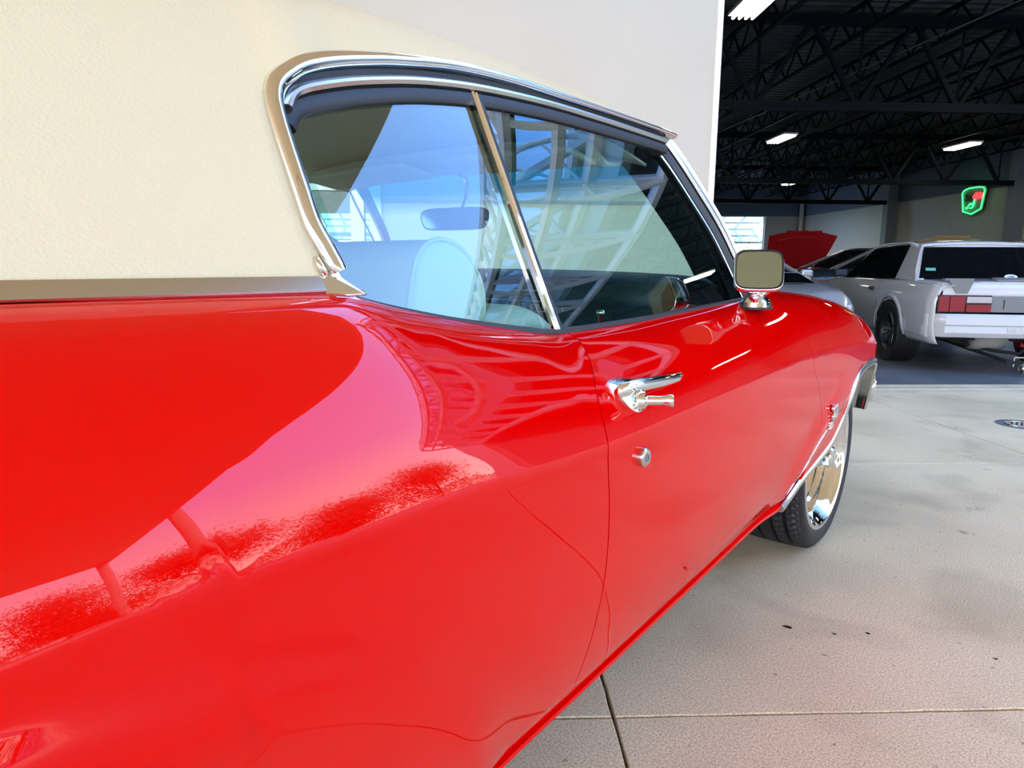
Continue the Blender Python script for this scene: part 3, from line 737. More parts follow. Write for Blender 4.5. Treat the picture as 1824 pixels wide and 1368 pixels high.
# --- roof, sail panel
zdrip = sp([(.50, 1.262), (.535, 1.285), (.57, 1.304), (.62, 1.322), (.684, 1.3385), (.755, 1.354), (.89, 1.372), (1.05, 1.384), (1.24, 1.3895), (1.48, 1.392), (1.69, 1.3935), (1.78, 1.39)])
YW = sp([(1.03, .530), (1.06, .515), (1.104, .506), (1.143, .503), (1.182, .5007), (1.221, .5005), (1.249, .505), (1.262, .51)])
def sailX(Y, z):
    t = (z-1.03)/.30; return -.652-.095*t-.022*t*t-max(0, -Y)*.04
crown = sp([(-.7, 1.20), (-.3, 1.345), (.1, 1.405), (.45, 1.435), (.64, 1.448), (.80, 1.458), (1.04, 1.464), (1.25, 1.460), (1.45, 1.450), (1.65, 1.425), (1.76, 1.402)])
g = G(); rows = []
def sail_slope(z): return (sailX(0, z+.001)-sailX(0, z-.001))/.002
for j in range(25):
    z = 1.042+(1.262-1.042)*j/24; y1 = YW(z)-.008
    rows.append([Vector((sailX(Y, z), Y, z)) for Y in [-.75+(y1+.75)*(i/60) for i in range(61)]])
g.grid(rows)
rows = []
ytop = YW(1.262)-.008
YST = [-.75+(ytop+.75)*i/60 for i in range(61)]+[ytop+(1.765-ytop)*i/70 for i in range(1, 71)]
for Y in YST:
    if Y < ytop+.001: zl = 1.262; xl = sailX(Y, zl)
    else:
        zl = max(1.262, zdrip(Y)+.000); k = min(1, (Y-.505)/.12); xl = sailX(Y, 1.262)+(glassX(zl)+.012-sailX(Y, 1.262))*k
    cz = max(crown(Y), zl+.004); row = []; xk = -.93
    hgt = cz-zl; sl = sail_slope(1.262)
    P0 = Vector((xl, zl)); P3 = Vector((xk, cz)); P1 = P0+Vector((sl*1.1, 1)).normalized()*hgt*.55; P2 = P3+Vector((1, -.10))*min(.10, (xl-xk)*.62)
    for k in range(25):
        t = k/24; q = P0*(1-t)**3+P1*3*t*(1-t)**2+P2*3*t*t*(1-t)+P3*t**3; row.append(Vector((q.x, Y, q.y)))
    for k in range(1, 9):
        t = k/8; x = xk+(XC-xk)*t; row.append(Vector((x, Y, cz+.028*math.sin(t*PI/2))))
    rows.append(row)
g.grid(rows)
_r = g.make('vinyl_roof', VINYL, car, smooth=True, solid=.006, fix=False, out=(.6, 0, .5))
bm = bmesh.new(); bm.from_mesh(_r.data); bmesh.ops.remove_doubles(bm, verts=bm.verts, dist=2e-5); bmesh.ops.recalc_face_normals(bm, faces=bm.faces); bm.to_mesh(_r.data); bm.free()
if sum(p.area*(p.normal.x*.6+p.normal.z*.5) for p in _r.data.polygons) < 0: _r.data.flip_normals()
roofo = local(_r); both(roofo)
g = G(); rows = []
for i in range(30):
    Y = -.6+2.3*i/29; z = max(1.20, crown(Y)-.045)
    rows.append([Vector((XC+(k/6)*.60, Y, z-.05*(k/6)**4)) for k in range(-6, 7)])
g.grid(rows); local(g.make('headliner', HEADL, car, smooth=True, solid=.006))
# chrome reveal round the rear quarter window and along the roof rail
RAIL = [(.527, 1.050, ), (.5175, 1.075), (.5065, 1.104), (.503, 1.143), (.5005, 1.182), (.4995, 1.221), (.5025, 1.249), (.514, 1.270), (.537, 1.2885), (.568, 1.306), (.619, 1.3235), (.684, 1.340), (.755, 1.355), (.89, 1.3775), (1.05, 1.389), (1.24, 1.392), (1.48, 1.395), (1.69, 1.396), (1.755, 1.392)]
def railpt(Y, z, off=.0): return Vector((glassX(z)+off, Y, z))
P = smoothpath([railpt(Y, z, .018) for Y, z in RAIL], 6)
NR = Vector((1, 0, .32))
def taper(P, f, prof_of):
    pass
g = G(); V = []; Fc = []; n = len(P)
prof0 = [(-.010, -.011), (.002, -.012), (.007, -.007), (.0085, 0), (.007, .007), (.002, .012), (-.010, .011)]
for i, p in enumerate(P):
    d = (P[min(i+1, n-1)]-P[max(i-1, 0)]).normalized(); nn = (NR-d*NR.dot(d)).normalized(); b = nn.cross(d)
    s = i/(n-1); wq = 1.05 if s < .5 else max(.45, 1.05-(s-.5)*1.6)
    if i < 3: wq *= (.80, .95, 1.02)[i]
    V += [p+nn*x+b*y*wq for x, y in prof0]
k = len(prof0)
for i in range(n-1):
    for j in range(k): Fc.append((i*k+j, i*k+(j+1) % k, (i+1)*k+(j+1) % k, (i+1)*k+j))
Fc += [tuple(range(k))[::-1], tuple((n-1)*k+j for j in range(k))]
g.add(V, Fc); rt = local(g.make('window_reveal', CHROME, car, auto=.9)); both(rt)
# drip rail steps under it
def off_path(r0, r1, dz, dy=0):
    return smoothpath([railpt(Y+dy, z+dz, r1) for Y, z in RAIL[r0:]], 6)
RAIL2 = [(.5225, 1.235), (.545, 1.260), (.60, 1.281), (.684, 1.304), (.80, 1.328), (.95, 1.348), (1.15, 1.3615), (1.35, 1.366), (1.55, 1.3675), (1.70, 1.367)]
def band(name, off0, off1, zo, m, prof, r=RAIL2):
    P = smoothpath([railpt(Y, z+zo, off0) for Y, z in r], 6); g = G(); g.sweep(P, prof, NR); o = local(g.make(name, m, car, auto=.6)); both(o); return o
band('drip_channel', .004, 0, .022, BLACKT, [(-.012, -.010), (.004, -.010), (.007, -.002), (.002, .004), (-.012, .004)])
band('drip_rail', .006, 0, .006, SATIN, [(-.012, -.008), (.006, -.007), (.011, -.003), (.011, .001), (.006, .006), (-.012, .007)])
band('roof_weatherstrip', .000, 0, -.012, BLACKR, [(-.014, -.014), (.002, -.013), (.006, -.006), (.006, .006), (.002, .010), (-.014, .010)])
# belt moulding under the vinyl, its end cap and the small upright
g = G(); g.sweep([(-.649, Y, 1.031) for Y in (-.75, 0, .492)], [(-.012, -.0105), (.004, -.0105), (.012, -.003), (.0128, -.001), (.012, .0005), (.003, .0115), (.001, .014), (-.012, .014)], Vector((1, 0, .0)))
bm_ = local(g.make('belt_moulding', SATIN, car, auto=.4)); both(bm_)
pts = [(.493, 1.0215), (.556, 1.0215), (.550, 1.0275), (.537, 1.034), (.529, 1.043), (.524, 1.055), (.519, 1.061), (.515, 1.055), (.512, 1.046), (.493, 1.0455)]
V = [Vector((-.640 if z < 1.03 else glassX(z)+.019, Y, z)) for Y, z in pts]
V2 = [v+Vector((-.03, 0, 0)) for v in V]; n = len(V)
g = G().add(V+V2, [tuple(range(n)), tuple(range(2*n-1, n-1, -1))]+[(i, n+i, n+(i+1) % n, (i+1) % n) for i in range(n)])
ec = local(g.make('moulding_end', CHROME, car, bev=.002)); both(ec)
g = G(); g.tube([(-.653, .505, 1.046), (-.659, .500, 1.058), (-.664, .498, 1.066)], [.004, .0045, .003], 8); sc_ = local(g.make('moulding_clip', CHROME, car, smooth=True)); both(sc_)
# --- side glass
GT = sp([(.50, 1.235), (.52, 1.2413), (.577, 1.2611), (.659, 1.285), (.778, 1.310), (.921, 1.335), (1.02, 1.343), (1.2, 1.349), (1.44, 1.350), (1.60, 1.349)])
def gtop(Y): return GT(Y)+.006
def pane(nm, cols, m=GLASS):
    g = G(); rows = []
    for Y0, z0, Y1, z1 in cols:
        rows.append([Vector((glassX(z0+(z1-z0)*j/12)-.004, Y0+(Y1-Y0)*j/12, z0+(z1-z0)*j/12)) for j in range(13)])
    g.grid(rows); return g.make(nm, m, car, smooth=True)
cols = []
for i in range(25):
    t = i/24; Yb = .548+(.958-.548)*t; Yt = .522+(.922-.522)*t
    cols.append((Yb, zb_(Yb)-.02, Yt, gtop(Yt)))
qg = local(pane('quarter_glass', cols)); both(qg)
cols = []
for i in range(25):
    t = i/24; Yb = .975+(1.925-.975)*t; Yt = .935+(1.585-.935)*t
    cols.append((Yb, zb_(Yb)-.02, Yt, gtop(Yt)))
dg = local(pane('door_glass', cols)); both(dg)
# chrome divider with rubber
DP = smoothpath([(glassX(z)+.004, Y, z) for Y, z in ((.9265, 1.342), (.925, 1.28), (.928, 1.20), (.934, 1.12), (.945, 1.04), (.966, .94))], 5)
g = G(); g.sweep(DP, [(-.004, -.007), (.003, -.0075), (.006, -.004), (.0025, -.0015), (.0025, .0015), (.006, .004), (.003, .0075), (-.004, .007)], Vector((1, 0, .04)))
dv = local(g.make('window_divider', CHROME, car, auto=.5)); both(dv)
g = G(); g.sweep([p+Vector((-.002, .0135, 0)) for p in DP], [(-.012, -.005), (.004, -.005), (.004, .005), (-.012, .005)], Vector((1, 0, .3)))
dr_ = local(g.make('divider_rubber', BLACKR, car, auto=.5)); both(dr_)
# belt weatherstrip
BW = [(Y, zb_(Y)+.001) for Y in (.552, .60, .66, .72, .80, .88, .96, 1.1, 1.3, 1.5, 1.7, 1.9, 1.98)]
g = G(); g.sweep(smoothpath([(glassX(z)+.006, Y, z) for Y, z in BW], 4), [(-.006, -.006), (.006, -.005), (.005, .002), (-.002, .004)], Vector((1, 0, .1)))
bw = local(g.make('belt_weatherstrip', BLACKR, car, auto=.6)); both(bw)
# --- A pillar: bright outer reveal, black seal, deep dark inner post
AP = [(1.750, 1.398, -.835), (1.80, 1.345, -.808), (1.875, 1.268, -.778), (1.968, 1.168, -.742), (2.055, 1.035, -.700), (2.10, .965, -.680)]
APs = smoothpath([(x, Y, z) for Y, z, x in AP], 5)
g = G(); g.sweep(APs, [(-.010, -.018), (.006, -.017), (.010, -.008), (.008, .004), (.010, .012), (.004, .018), (-.010, .018)], Vector((.9, -.25, .3)))
ap = local(g.make('pillar_moulding', SATIN, car, auto=.5)); both(ap)
g = G(); g.sweep([p+Vector((-.004, -.034, -.018)) for p in APs], [(-.03, -.016), (.006, -.014), (.010, .004), (.004, .018), (-.03, .02)], Vector((.9, -.25, .3)))
a2 = local(g.make('pillar_weatherstrip', BLACKR, car, auto=.6))
g = G(); g.sweep([p+Vector((-.05, -.035, -.03)) for p in APs], [(-.045, -.04), (.03, -.03), (.03, .04), (-.045, .05)], Vector((.9, -.25, .3)))
a3 = local(g.make('pillar', BLACKT, car, auto=.6))
g = G(); g.sweep([p+Vector((.001, -.052, -.034)) for p in APs[1:]], [(-.004, -.003), (.003, -.003), (.003, .003), (-.004, .003)], Vector((.9, -.25, .3)))
a4 = local(g.make('glass_channel', SATIN, car, auto=.6)); both(a4)
# windshield with a blue shade band, header, rear window
WS = bpy.data.materials.new('windshield_glass'); WS.use_nodes = True; t_ = WS.node_tree; t_.nodes.clear()
o_ = t_.nodes.new('ShaderNodeOutputMaterial'); mx = t_.nodes.new('ShaderNodeMixShader'); tr = t_.nodes.new('ShaderNodeBsdfTransparent'); gl = t_.nodes.new('ShaderNodeBsdfGlossy'); gl.inputs['Roughness'].default_value = 0
c_ = t_.nodes.new('ShaderNodeTexCoord'); s_ = t_.nodes.new('ShaderNodeSeparateXYZ'); t_.links.new(c_.outputs['Object'], s_.inputs[0])
r_ = t_.nodes.new('ShaderNodeValToRGB'); mr = t_.nodes.new('ShaderNodeMapRange'); mr.inputs['From Min'].default_value = 1.0; mr.inputs['From Max'].default_value = 1.4
t_.links.new(s_.outputs['Z'], mr.inputs['Value']); t_.links.new(mr.outputs[0], r_.inputs[0])
e_ = r_.color_ramp.elements; e_[0].position = .60; e_[0].color = (.80, .92, .88, 1); e_[1].position = .78; e_[1].color = (.03, .22, .42, 1)
t_.links.new(r_.outputs[0], tr.inputs[0]); t_.links.new(schlick(t_, .04, 1.0), mx.inputs[0]); t_.links.new(tr.outputs[0], mx.inputs[1]); t_.links.new(gl.outputs[0], mx.inputs[2]); t_.links.new(mx.outputs[0], o_.inputs[0])
g = G(); rows = []
for i in range(13):
    t = i/12; row = []
    for k in range(17):
        q = k/8-1; x = XC+q*(.735-.125*t); Y = 2.30-.50*t-.20*(q*q)*(1-.45*t)+.03*math.sin(t*PI); row.append(Vector((x, Y, .965+(1.41-.965)*t-.022*t*q*q)))
    rows.append(row)
g.grid(rows); local(g.make('windshield', WS, car, smooth=True))
g = G(); g.sweep(smoothpath([(XC+q*.62, 1.78-.10*q*q, 1.405-.02*q*q) for q in (-1, -.6, -.2, .2, .6, 1)], 4), [(-.03, -.03), (.012, -.03), (.012, .03), (-.03, .05)], Vector((0, .3, 1)))
local(g.make('windshield_header', SATIN, car, auto=.5))
g = G(); g.grid([[Vector((XC+k*.09, Y, z-.02*(k/6)**2)) for k in range(-6, 7)] for Y, z in ((1.74, 1.395), (1.66, 1.345), (1.60, 1.34), (1.50, 1.385))])
local(g.make('header_trim', HEADL, car, smooth=True, solid=.01))
for sx_ in (-1, 1):
    Vv = [Vector((XC+sx_*a, Y, z)) for a, Y, z in ((.07, 1.60, 1.335), (.52, 1.58, 1.325), (.52, 1.44, 1.345), (.07, 1.46, 1.355))]
    g = G().add(Vv+[v+Vector((0, 0, -.018)) for v in Vv], [(0, 1, 2, 3), (7, 6, 5, 4), (0, 4, 5, 1), (1, 5, 6, 2), (2, 6, 7, 3), (3, 7, 4, 0)])
    local(g.make('sun_visor', HEADL, car, bev=.008))
g = G(); g.grid([[Vector((XC+k*.095*(1-.03*i), -.72+.36*i/4, 1.03+.30*i/4-.01*(k/6)**2)) for k in range(-6, 7)] for i in range(5)]); local(g.make('rear_window', GLASS, car, smooth=True))
g = G(); g.grid([[Vector((XC+k*.12, Y, z)) for k in range(-6, 7)] for Y, z in ((2.14, .955), (2.25, .975), (2.32, .985), (2.42, .98))]); local(g.make('cowl', RED, car, smooth=True))
# --- interior
g = G()
g.box((XC, .9, .36), (1.5, 2.9, .03)); local(g.make('floor_pan', mat('black_carpet', (.01, .012, .014), .95), car))
g = G(); P = [(2.10, .955), (2.04, 1.005), (1.92, 1.035), (1.76, 1.045), (1.66, 1.03), (1.62, 1.0), (1.625, .96), (1.66, .90), (1.64, .80), (1.70, .62)]
g.grid([[Vector((XC+k*.14, Y-.02*(k/5)**2, z-.012*(abs(k)/5)**3)) for Y, z in P] for k in range(-5, 6)]); dash = local(g.make('dashboard', DASH, car, smooth=True, solid=.01))
g = G()
for z, y in ((.985, 1.612), (.955, 1.62), (.925, 1.634), (.87, 1.645), (.845, 1.642)):
    g.box((-1.30, y-.004, z), (.42, .006, .0035))
local(g.make('dash_trim', CHROME, dash))
g = G()
for k in range(9): g.box((-1.06-k*.022, 1.632, .955), (.008, .006, .055))
local(g.make('vent_slats', GREY, dash))
g = G(); g.box((-1.05, 1.632, .885), (.30, .008, .085)); local(g.make('glove_box', mat('glove_box_door', (.03, .045, .055), .35), dash, bev=.004))
# steering wheel
Ms = Matrix.Translation((XC-.38, 1.42, .99)) @ Matrix.Rotation(math.radians(-68), 4, 'X')
g = G(); g.lathe([(.175+.013*math.cos(a), .013*math.sin(a)) for a in [2*PI*k/10 for k in range(10)]], 48, Ms, close=True); sw = local(g.make('steering_wheel', BLACKT, car, smooth=True))
g = G()
for a in (.3, PI-.3, PI*1.5): g.bar(Ms @ Vector((0, 0, -.02)), Ms @ Vector((.17*math.cos(a), .17*math.sin(a), 0)), .03, .006)
g.lathe([(0, .01), (.05, .006), (.055, -.02)], 24, Ms); local(g.make('spoke_hub', BLACKT, sw))
g = G(); g.tube([Ms @ Vector((0, 0, -.02)), (XC-.38, 1.72, .88)], .025, 10); local(g.make('steering_column', BLACKT, sw))
# bucket seats: rounded shells with piped edges
def seat(x):
    s = empty('front_seat', (x-XC, .05, 0), 0, car)
    W = .245
    prof = [(.700, .545), (.745, .72), (.785, .86), (.815, .96), (.842, 1.03), (.868, 1.075), (.905, 1.100), (.950, 1.105), (.995, 1.090), (1.025, 1.055), (1.038, 1.005), (1.030, .955), (1.005, .915), (.985, .86), (.965, .76), (.945, .66), (.93, .56)]
    # back shell: lofted side profile, narrowing to the top
    g = G(); rows = []; sc_ = [(-1, 0.90), (-.985, .965), (-.94, .99), (-.8, 1), (-.4, 1.0), (0, 1.0), (.4, 1.0), (.8, 1), (.94, .99), (.985, .965), (1, .90)]
    cy = sum(p[0] for p in prof)/len(prof)
    PP = smoothpath([(0, y, z) for y, z in prof], 4)
    for t, k in sc_:
        row = []
        for p in PP:
            ww = W*(1-.20*max(0, (p.z-.80)/.30)**1.5)
            cyz = .70+.33*(p.z-.545)/.45*.55+.10
            row.append(Vector((t*ww, cyz+(p.y-cyz)*k, .62+(p.z-.62)*(1-(1-k)*.35)-1.2*0)))
        rows.append(row)
    g.grid(rows)
    n = len(PP)
    g.f.append(tuple(range(n))[::-1]); g.f.append(tuple((len(rows)-1)*n+i for i in range(n)))
    o = g.make('backrest', SEATV, s, smooth=True); o.data.transform(Matrix.Translation((0, -1.2, 0)))
    for sx_ in (-1, 1):
        pth = [Vector((sx_*(W*(1-.20*max(0, (p.z-.80)/.30)**1.5))*.975, cy_ + 0, p.z)) for p, cy_ in [(q, q.y) for q in PP]]
        g = G(); g.tube([p+Vector((0, -1.2, 0)) for p in pth], .0045, 6); g.make('piping', SEATV, s, smooth=True)
    g = G(); rows = []
    for i in range(13):
        a = i/12; y = .93+.50*a; hgt = .60+.05*math.sin(a*PI)**.5-.02*a+(.025 if a < .2 else 0)
        rows.append([Vector((q*.25, y-1.2, hgt-.0*abs(q)-.05*abs(q)**6)) for q in [k/8-1 for k in range(17)]])
    g.grid(rows)
    g.make('cushion', SEATV, s, smooth=True, solid=.12)
    return s
seat(-1.115); seat(2*XC+1.115)
# seat side bolster / lower seat roll seen through the glass
g = G(); rows = []
for i in range(17):
    a = i/16; Y = 1.00+.36*a; z = .86+.085*math.sin(min(1, a*1.15)*PI)**.7
    rows.append([Vector((-.93+q*.10, Y, z+.03-.04*abs(q)**4)) for q in [k/6-1 for k in range(13)]])
g.grid(rows); local(g.make('seat_bolster', SEATV, car, smooth=True, solid=.10))
g = G(); g.box((XC, .12, .60), (1.20, .55, .22)); local(g.make('rear_cushion', SEATV, car, bev=.05))
g = G(); g.box((XC, -.22, .80), (1.20, .16, .42)); local(g.make('rear_backrest', SEATV, car, bev=.05))
g = G(); g.grid([[Vector((XC+k*.11, Y, 1.0)) for k in range(-6, 7)] for Y in (-.7, -.28)]); local(g.make('parcel_shelf', DASH, car))
# inner door card with lock knob
g = G(); g.grid([[Vector((glassX(.93)-.035-.02*(j == 0), Y, z)) for j, z in enumerate((.90, .86, .60, .40))] for Y in (.60, .9, 1.3, 1.7, 2.0)]); dc_ = local(g.make('door_card', SEATV, door if False else car, smooth=True)); both(dc_)
g = G(); g.lathe([(0, .038), (.008, .037), (.009, .030), (.0055, .026), (.005, 0)], 14, Matrix.Translation((-.672, 1.17, .935))); lk = local(g.make('lock_knob', SATIN, car, smooth=True)); both(lk)
# rear view mirror
Mm = Matrix.Translation((XC, 1.62, 1.195)) @ Matrix.Rotation(math.radians(6), 4, 'Z')
pl = []
for k in range(32):
    a = 2*PI*k/32; c, s = math.cos(a), math.sin(a)
    pl.append((.125*math.copysign(abs(c)**.35, c)*(1-.06*(s < 0)), .034*math.copysign(abs(s)**.45, s)))
g = G().prism(pl, .022, Mm @ Matrix.Rotation(PI/2, 4, 'X')); rvm = local(g.make('rearview_mirror', BLACKT, car, bev=.004))
g = G().prism([(x*.93, y*.86) for x, y in pl], .002, Mm @ Matrix.Translation((0, -.022, 0)) @ Matrix.Rotation(PI/2, 4, 'X')); local(g.make('mirror_face', mat('inner_mirror_face', (.10, .12, .20), .08, .6), rvm))
g = G(); g.tube(smoothpath([(XC+.01, 1.635, 1.22), (XC+.008, 1.66, 1.27), (XC, 1.665, 1.32), (XC-.03, 1.64, 1.345)], 4), .007, 8); local(g.make('mirror_arm', SATIN, rvm, smooth=True))
# --- exterior mirror on the door
mir = empty('door_mirror', (0, 0, 0), 0, car)
MX, MY, MZ = -.540, 1.70, 1.0485
Me = Matrix.Translation((MX, MY, MZ)) @ Matrix.Rotation(math.radians(26), 4, 'Z') @ Matrix.Rotation(PI/2-math.radians(17), 4, 'X')
def sup(a_, b_, n=40, e=.42):
    return [(a_*math.copysign(abs(math.cos(2*PI*k/n))**e, math.cos(2*PI*k/n)), b_*math.copysign(abs(math.sin(2*PI*k/n))**e, math.sin(2*PI*k/n))) for k in range(n)]
def ringloft(g, secs, M_):
    V = []; n = len(secs[0][0])
    for pl_, h in secs: V += [M_ @ Vector((x, y, h)) for x, y in pl_]
    Fc = [(i*n+k, i*n+(k+1) % n, (i+1)*n+(k+1) % n, (i+1)*n+k) for i in range(len(secs)-1) for k in range(n)]
    g.add(V, Fc); return len(V)
HW, HH = .0580, .0515
g = G(); ringloft(g, [(sup(HW*.93, HH*.92), .002), (sup(HW*.97, HH*.96), .007), (sup(HW, HH), .0), (sup(HW*1.0, HH*1.0), -.018), (sup(HW*.90, HH*.88), -.045), (sup(HW*.6, HH*.55), -.062), (sup(HW*.1, HH*.1), -.068)], Me)
local(g.make('mirror_shell', CHROME, mir, smooth=True))
g = G(); ringloft(g, [(sup(HW*.86, HH*.82), .0035), (sup(HW*.94, HH*.92), .0045), (sup(HW*.97, HH*.96), .0078)], Me); local(g.make('mirror_gasket', BLACKR, mir, smooth=True))
g = G().prism(sup(HW*.90, HH*.87), .002, Me @ Matrix.Translation((0, 0, .002))); local(g.make('mirror_glass', MIRROR, mir))
g = G()
bpz = zb_(1.83)
rows = [[Vector((-.585, 1.83, bpz+.002))+Vector((x*s*.036, y*s*.046, h)) for x, y in sup(1, 1, 24, .7)+[sup(1, 1, 24, .7)[0]]] for s, h in ((1.05, -.014), (1.0, -.002), (.86, .004), (.62, .012))]
rows.append([Vector((-.565, 1.80, bpz+.024))+Vector((x*.62*.036, y*.62*.04, 0)) for x, y in sup(1, 1, 24, .7)+[sup(1, 1, 24, .7)[0]]])
rows.append([Vector((-.548, 1.775, bpz+.042))+Vector((x*.62*.034, y*.62*.036, 0)) for x, y in sup(1, 1, 24, .7)+[sup(1, 1, 24, .7)[0]]])
g.grid(rows); local(g.make('mirror_base', CHROME, mir, auto=.6))
g = G().add([Vector((-.585, 1.83, bpz-.014))+Vector((x*.041, y*.051, dz)) for dz in (-.004, .002) for x, y in sup(1, 1, 24, .7)], [(k, (k+1) % 24, 24+(k+1) % 24, 24+k) for k in range(24)]+[tuple(24+k for k in range(24))])
local(g.make('base_gasket', BLACKR, mir))
# --- door handle, lock
def onbody(Y, z, off=0): return Vector((side(Y, z)+off, Y, z))
hz = .853
n1 = Vector((1, 0, .28)).normalized()
g = G()
# escutcheon: rounded shield under the handle's rear end
pl_ = [(.955, .872), (.985, .876), (1.03, .870), (1.045, .855), (1.035, .838), (1.015, .824), (.995, .820), (.975, .828), (.960, .846)]
PL = smoothpath([(0, a, b) for a, b in pl_+[pl_[0]]], 4)[:-1]
cy_, cz_ = 1.0, .849
rows = [[onbody(cy_+(p.y-cy_)*s, cz_+(p.z-cz_)*s, h) for p in PL+[PL[0]]] for s, h in ((1.0, -.001), (.99, .006), (.92, .012), (.6, .015), (.05, .016))]
g.grid(rows); han = local(g.make('door_handle', CHROME, car, auto=.7))
P = [onbody(.957, .858, .010), onbody(.975, .862, .020), onbody(1.01, .864, .026), onbody(1.06, .862, .027), onbody(1.11, .860, .026), onbody(1.16, .858, .021), onbody(1.19, .857, .013), onbody(1.205, .856, .005)]
g = G(); PS = smoothpath(P, 5); V = []; Fc = []; nP = len(PS); kk = 12
for i, p in enumerate(PS):
    s = i/(nP-1); hh = .0125*(1-.45*max(0, (s-.25)/.75))*(1 if s < .93 else max(.25, 1-(s-.93)/.07*.75)); tt = .0065*(1-.3*s)
    if s < .06: hh *= .6+.4*s/.06
    for k in range(kk):
        a = 2*PI*k/kk; V.append(p+Vector((math.cos(a)*tt, 0, math.sin(a)*hh)))
for i in range(nP-1):
    for k in range(kk): Fc.append((i*kk+k, i*kk+(k+1) % kk, (i+1)*kk+(k+1) % kk, (i+1)*kk+k))
Fc += [tuple(range(kk))[::-1], tuple((nP-1)*kk+k for k in range(kk))]
g.add(V, Fc); local(g.make('handle_grip', CHROME, han, smooth=True))
b0 = onbody(1.012, .838, .012); bd = (Vector((.9, .42, .05))).normalized()
Mb = Matrix.Translation(b0) @ bd.to_track_quat('Z', 'Y').to_matrix().to_4x4()
g = G(); g.lathe([(.015, -.012), (.0165, 0), (.0155, .008), (.010, .010), (.0085, .012), (.008, .030), (.0085, .042), (.0105, .045), (.0108, .052), (.0095, .054), (.0065, .0535), (.0055, .050), (0, .050)], 24, Mb)
local(g.make('push_button', CHROME, han, auto=.6))
lp = onbody(1.009, .744, 0); Ml = Matrix.Translation(lp) @ Vector((1, -.02, .03)).to_track_quat('Z', 'Y').to_matrix().to_4x4()
g = G(); g.lathe([(.0165, -.004), (.0165, .006), (.0160, .009), (.0135, .0115), (.0125, .0118), (0, .0118)], 32, Ml); lock = local(g.make('key_lock', SATIN, car, auto=.5))
g = G(); g.lathe([(.0030, .0121), (.0068, .0121), (.0070, .0126), (.0030, .0126)], 16, Ml, close=True); local(g.make('key_cover', GREY, lock))
# --- SS emblem
def textobj(body, size, depth, M_, m, name, parent, bevel=.0, extr=True):
    cu = bpy.data.curves.new(name, 'FONT'); cu.body = body; cu.size = size; cu.extrude = depth/2; cu.bevel_depth = bevel; cu.align_x = 'CENTER'; cu.align_y = 'CENTER'; cu.resolution_u = 3; cu.offset = size*.02
    tmp = bpy.data.objects.new(name+'_t', cu); COL.objects.link(tmp)
    bpy.context.view_layer.update(); dgx = bpy.context.evaluated_depsgraph_get()
    me = bpy.data.meshes.new_from_object(tmp.evaluated_get(dgx)); bpy.data.objects.remove(tmp)
    me.materials.clear(); me.materials.append(m); me.transform(M_)
    o = bpy.data.objects.new(name, me); COL.objects.link(o)
    if parent is not None: o.parent = parent
    return o
def Mside(Y, z, off):     # text plane on the body side, reading front-to-back direction as seen from outside
    p = onbody(Y, z, off); return Matrix.Translation(p) @ Matrix(((0, 0, 1, 0), (1, 0, 0, 0), (0, 1, 0, 0), (0, 0, 0, 1)))
e1 = textobj('SS', .062, .008, Mside(2.365, .592, .004), CHROME, 'emblem', car, .0012); local(e1)
e2 = textobj('396', .032, .008, Mside(2.345, .550, .004), CHROME, 'emblem_number', car, .0008); local(e2)
# ================================================================== CARS IN THE HALL
def polybox(g, pts_f, pts_b):      # two loops -> closed strip
    n = len(pts_f); g.add(list(pts_f)+list(pts_b), [tuple(range(n)), tuple(range(2*n-1, n-1, -1))]+[(i, n+i, n+(i+1) % n, (i+1) % n) for i in range(n)])
def simple_wheel(parent, x, y, R, wd, m_rim=SATIN, sgn=-1, ns=5):
    wh = empty('wheel', (x, y, R), 0, parent); Mx = Matrix.Rotation(sgn*PI/2, 4, 'Y'); h = wd/2
    g = G(); prof = [(R*.66, h*.96), (R*.80, h), (R*.94, h*.97), (R-.008, h*.85)]
    for k in range(9):
        s = .8-1.6*k/8; prof += [(R, s*h+.012), (R, s*h-.006), (R-.008, s*h-.007), (R-.008, s*h-.013)]
    prof += [(R-.008, -h*.9), (R*.9, -h), (R*.66, -h*.96)]
    g.lathe(prof, 56, Mx); g.make('tire', TYRE, wh, auto=.5)
    g = G(); g.lathe([(R*.67, h*.95), (R*.64, h*.92), (R*.60, h*.6), (R*.56, -.02), (.03, -.05), (0, -.05)], 40, Mx); g.make('rim', mat_darkrim, wh, smooth=True)
    for q in range(ns):
        a = 2*PI*q/ns; g = G(); c, d = math.cos(a), math.sin(a)
        for w_ in (-.16, .16):
            g.bar(Mx @ Vector((.05*c, .05*d, h*.35)), Mx @ Vector((R*.61*math.cos(a+w_), R*.61*math.sin(a+w_), h*.55)), .022, .02)
        g.make('spoke', m_rim, wh)
    g = G(); g.lathe([(0, h*.5), (.035, h*.48), (.05, h*.3), (.05, 0)], 20, Mx); g.make('hub', m_rim, wh, smooth=True)
    return wh
mat_darkrim = mat('dark_rim', (.03, .03, .032), .35, .6)
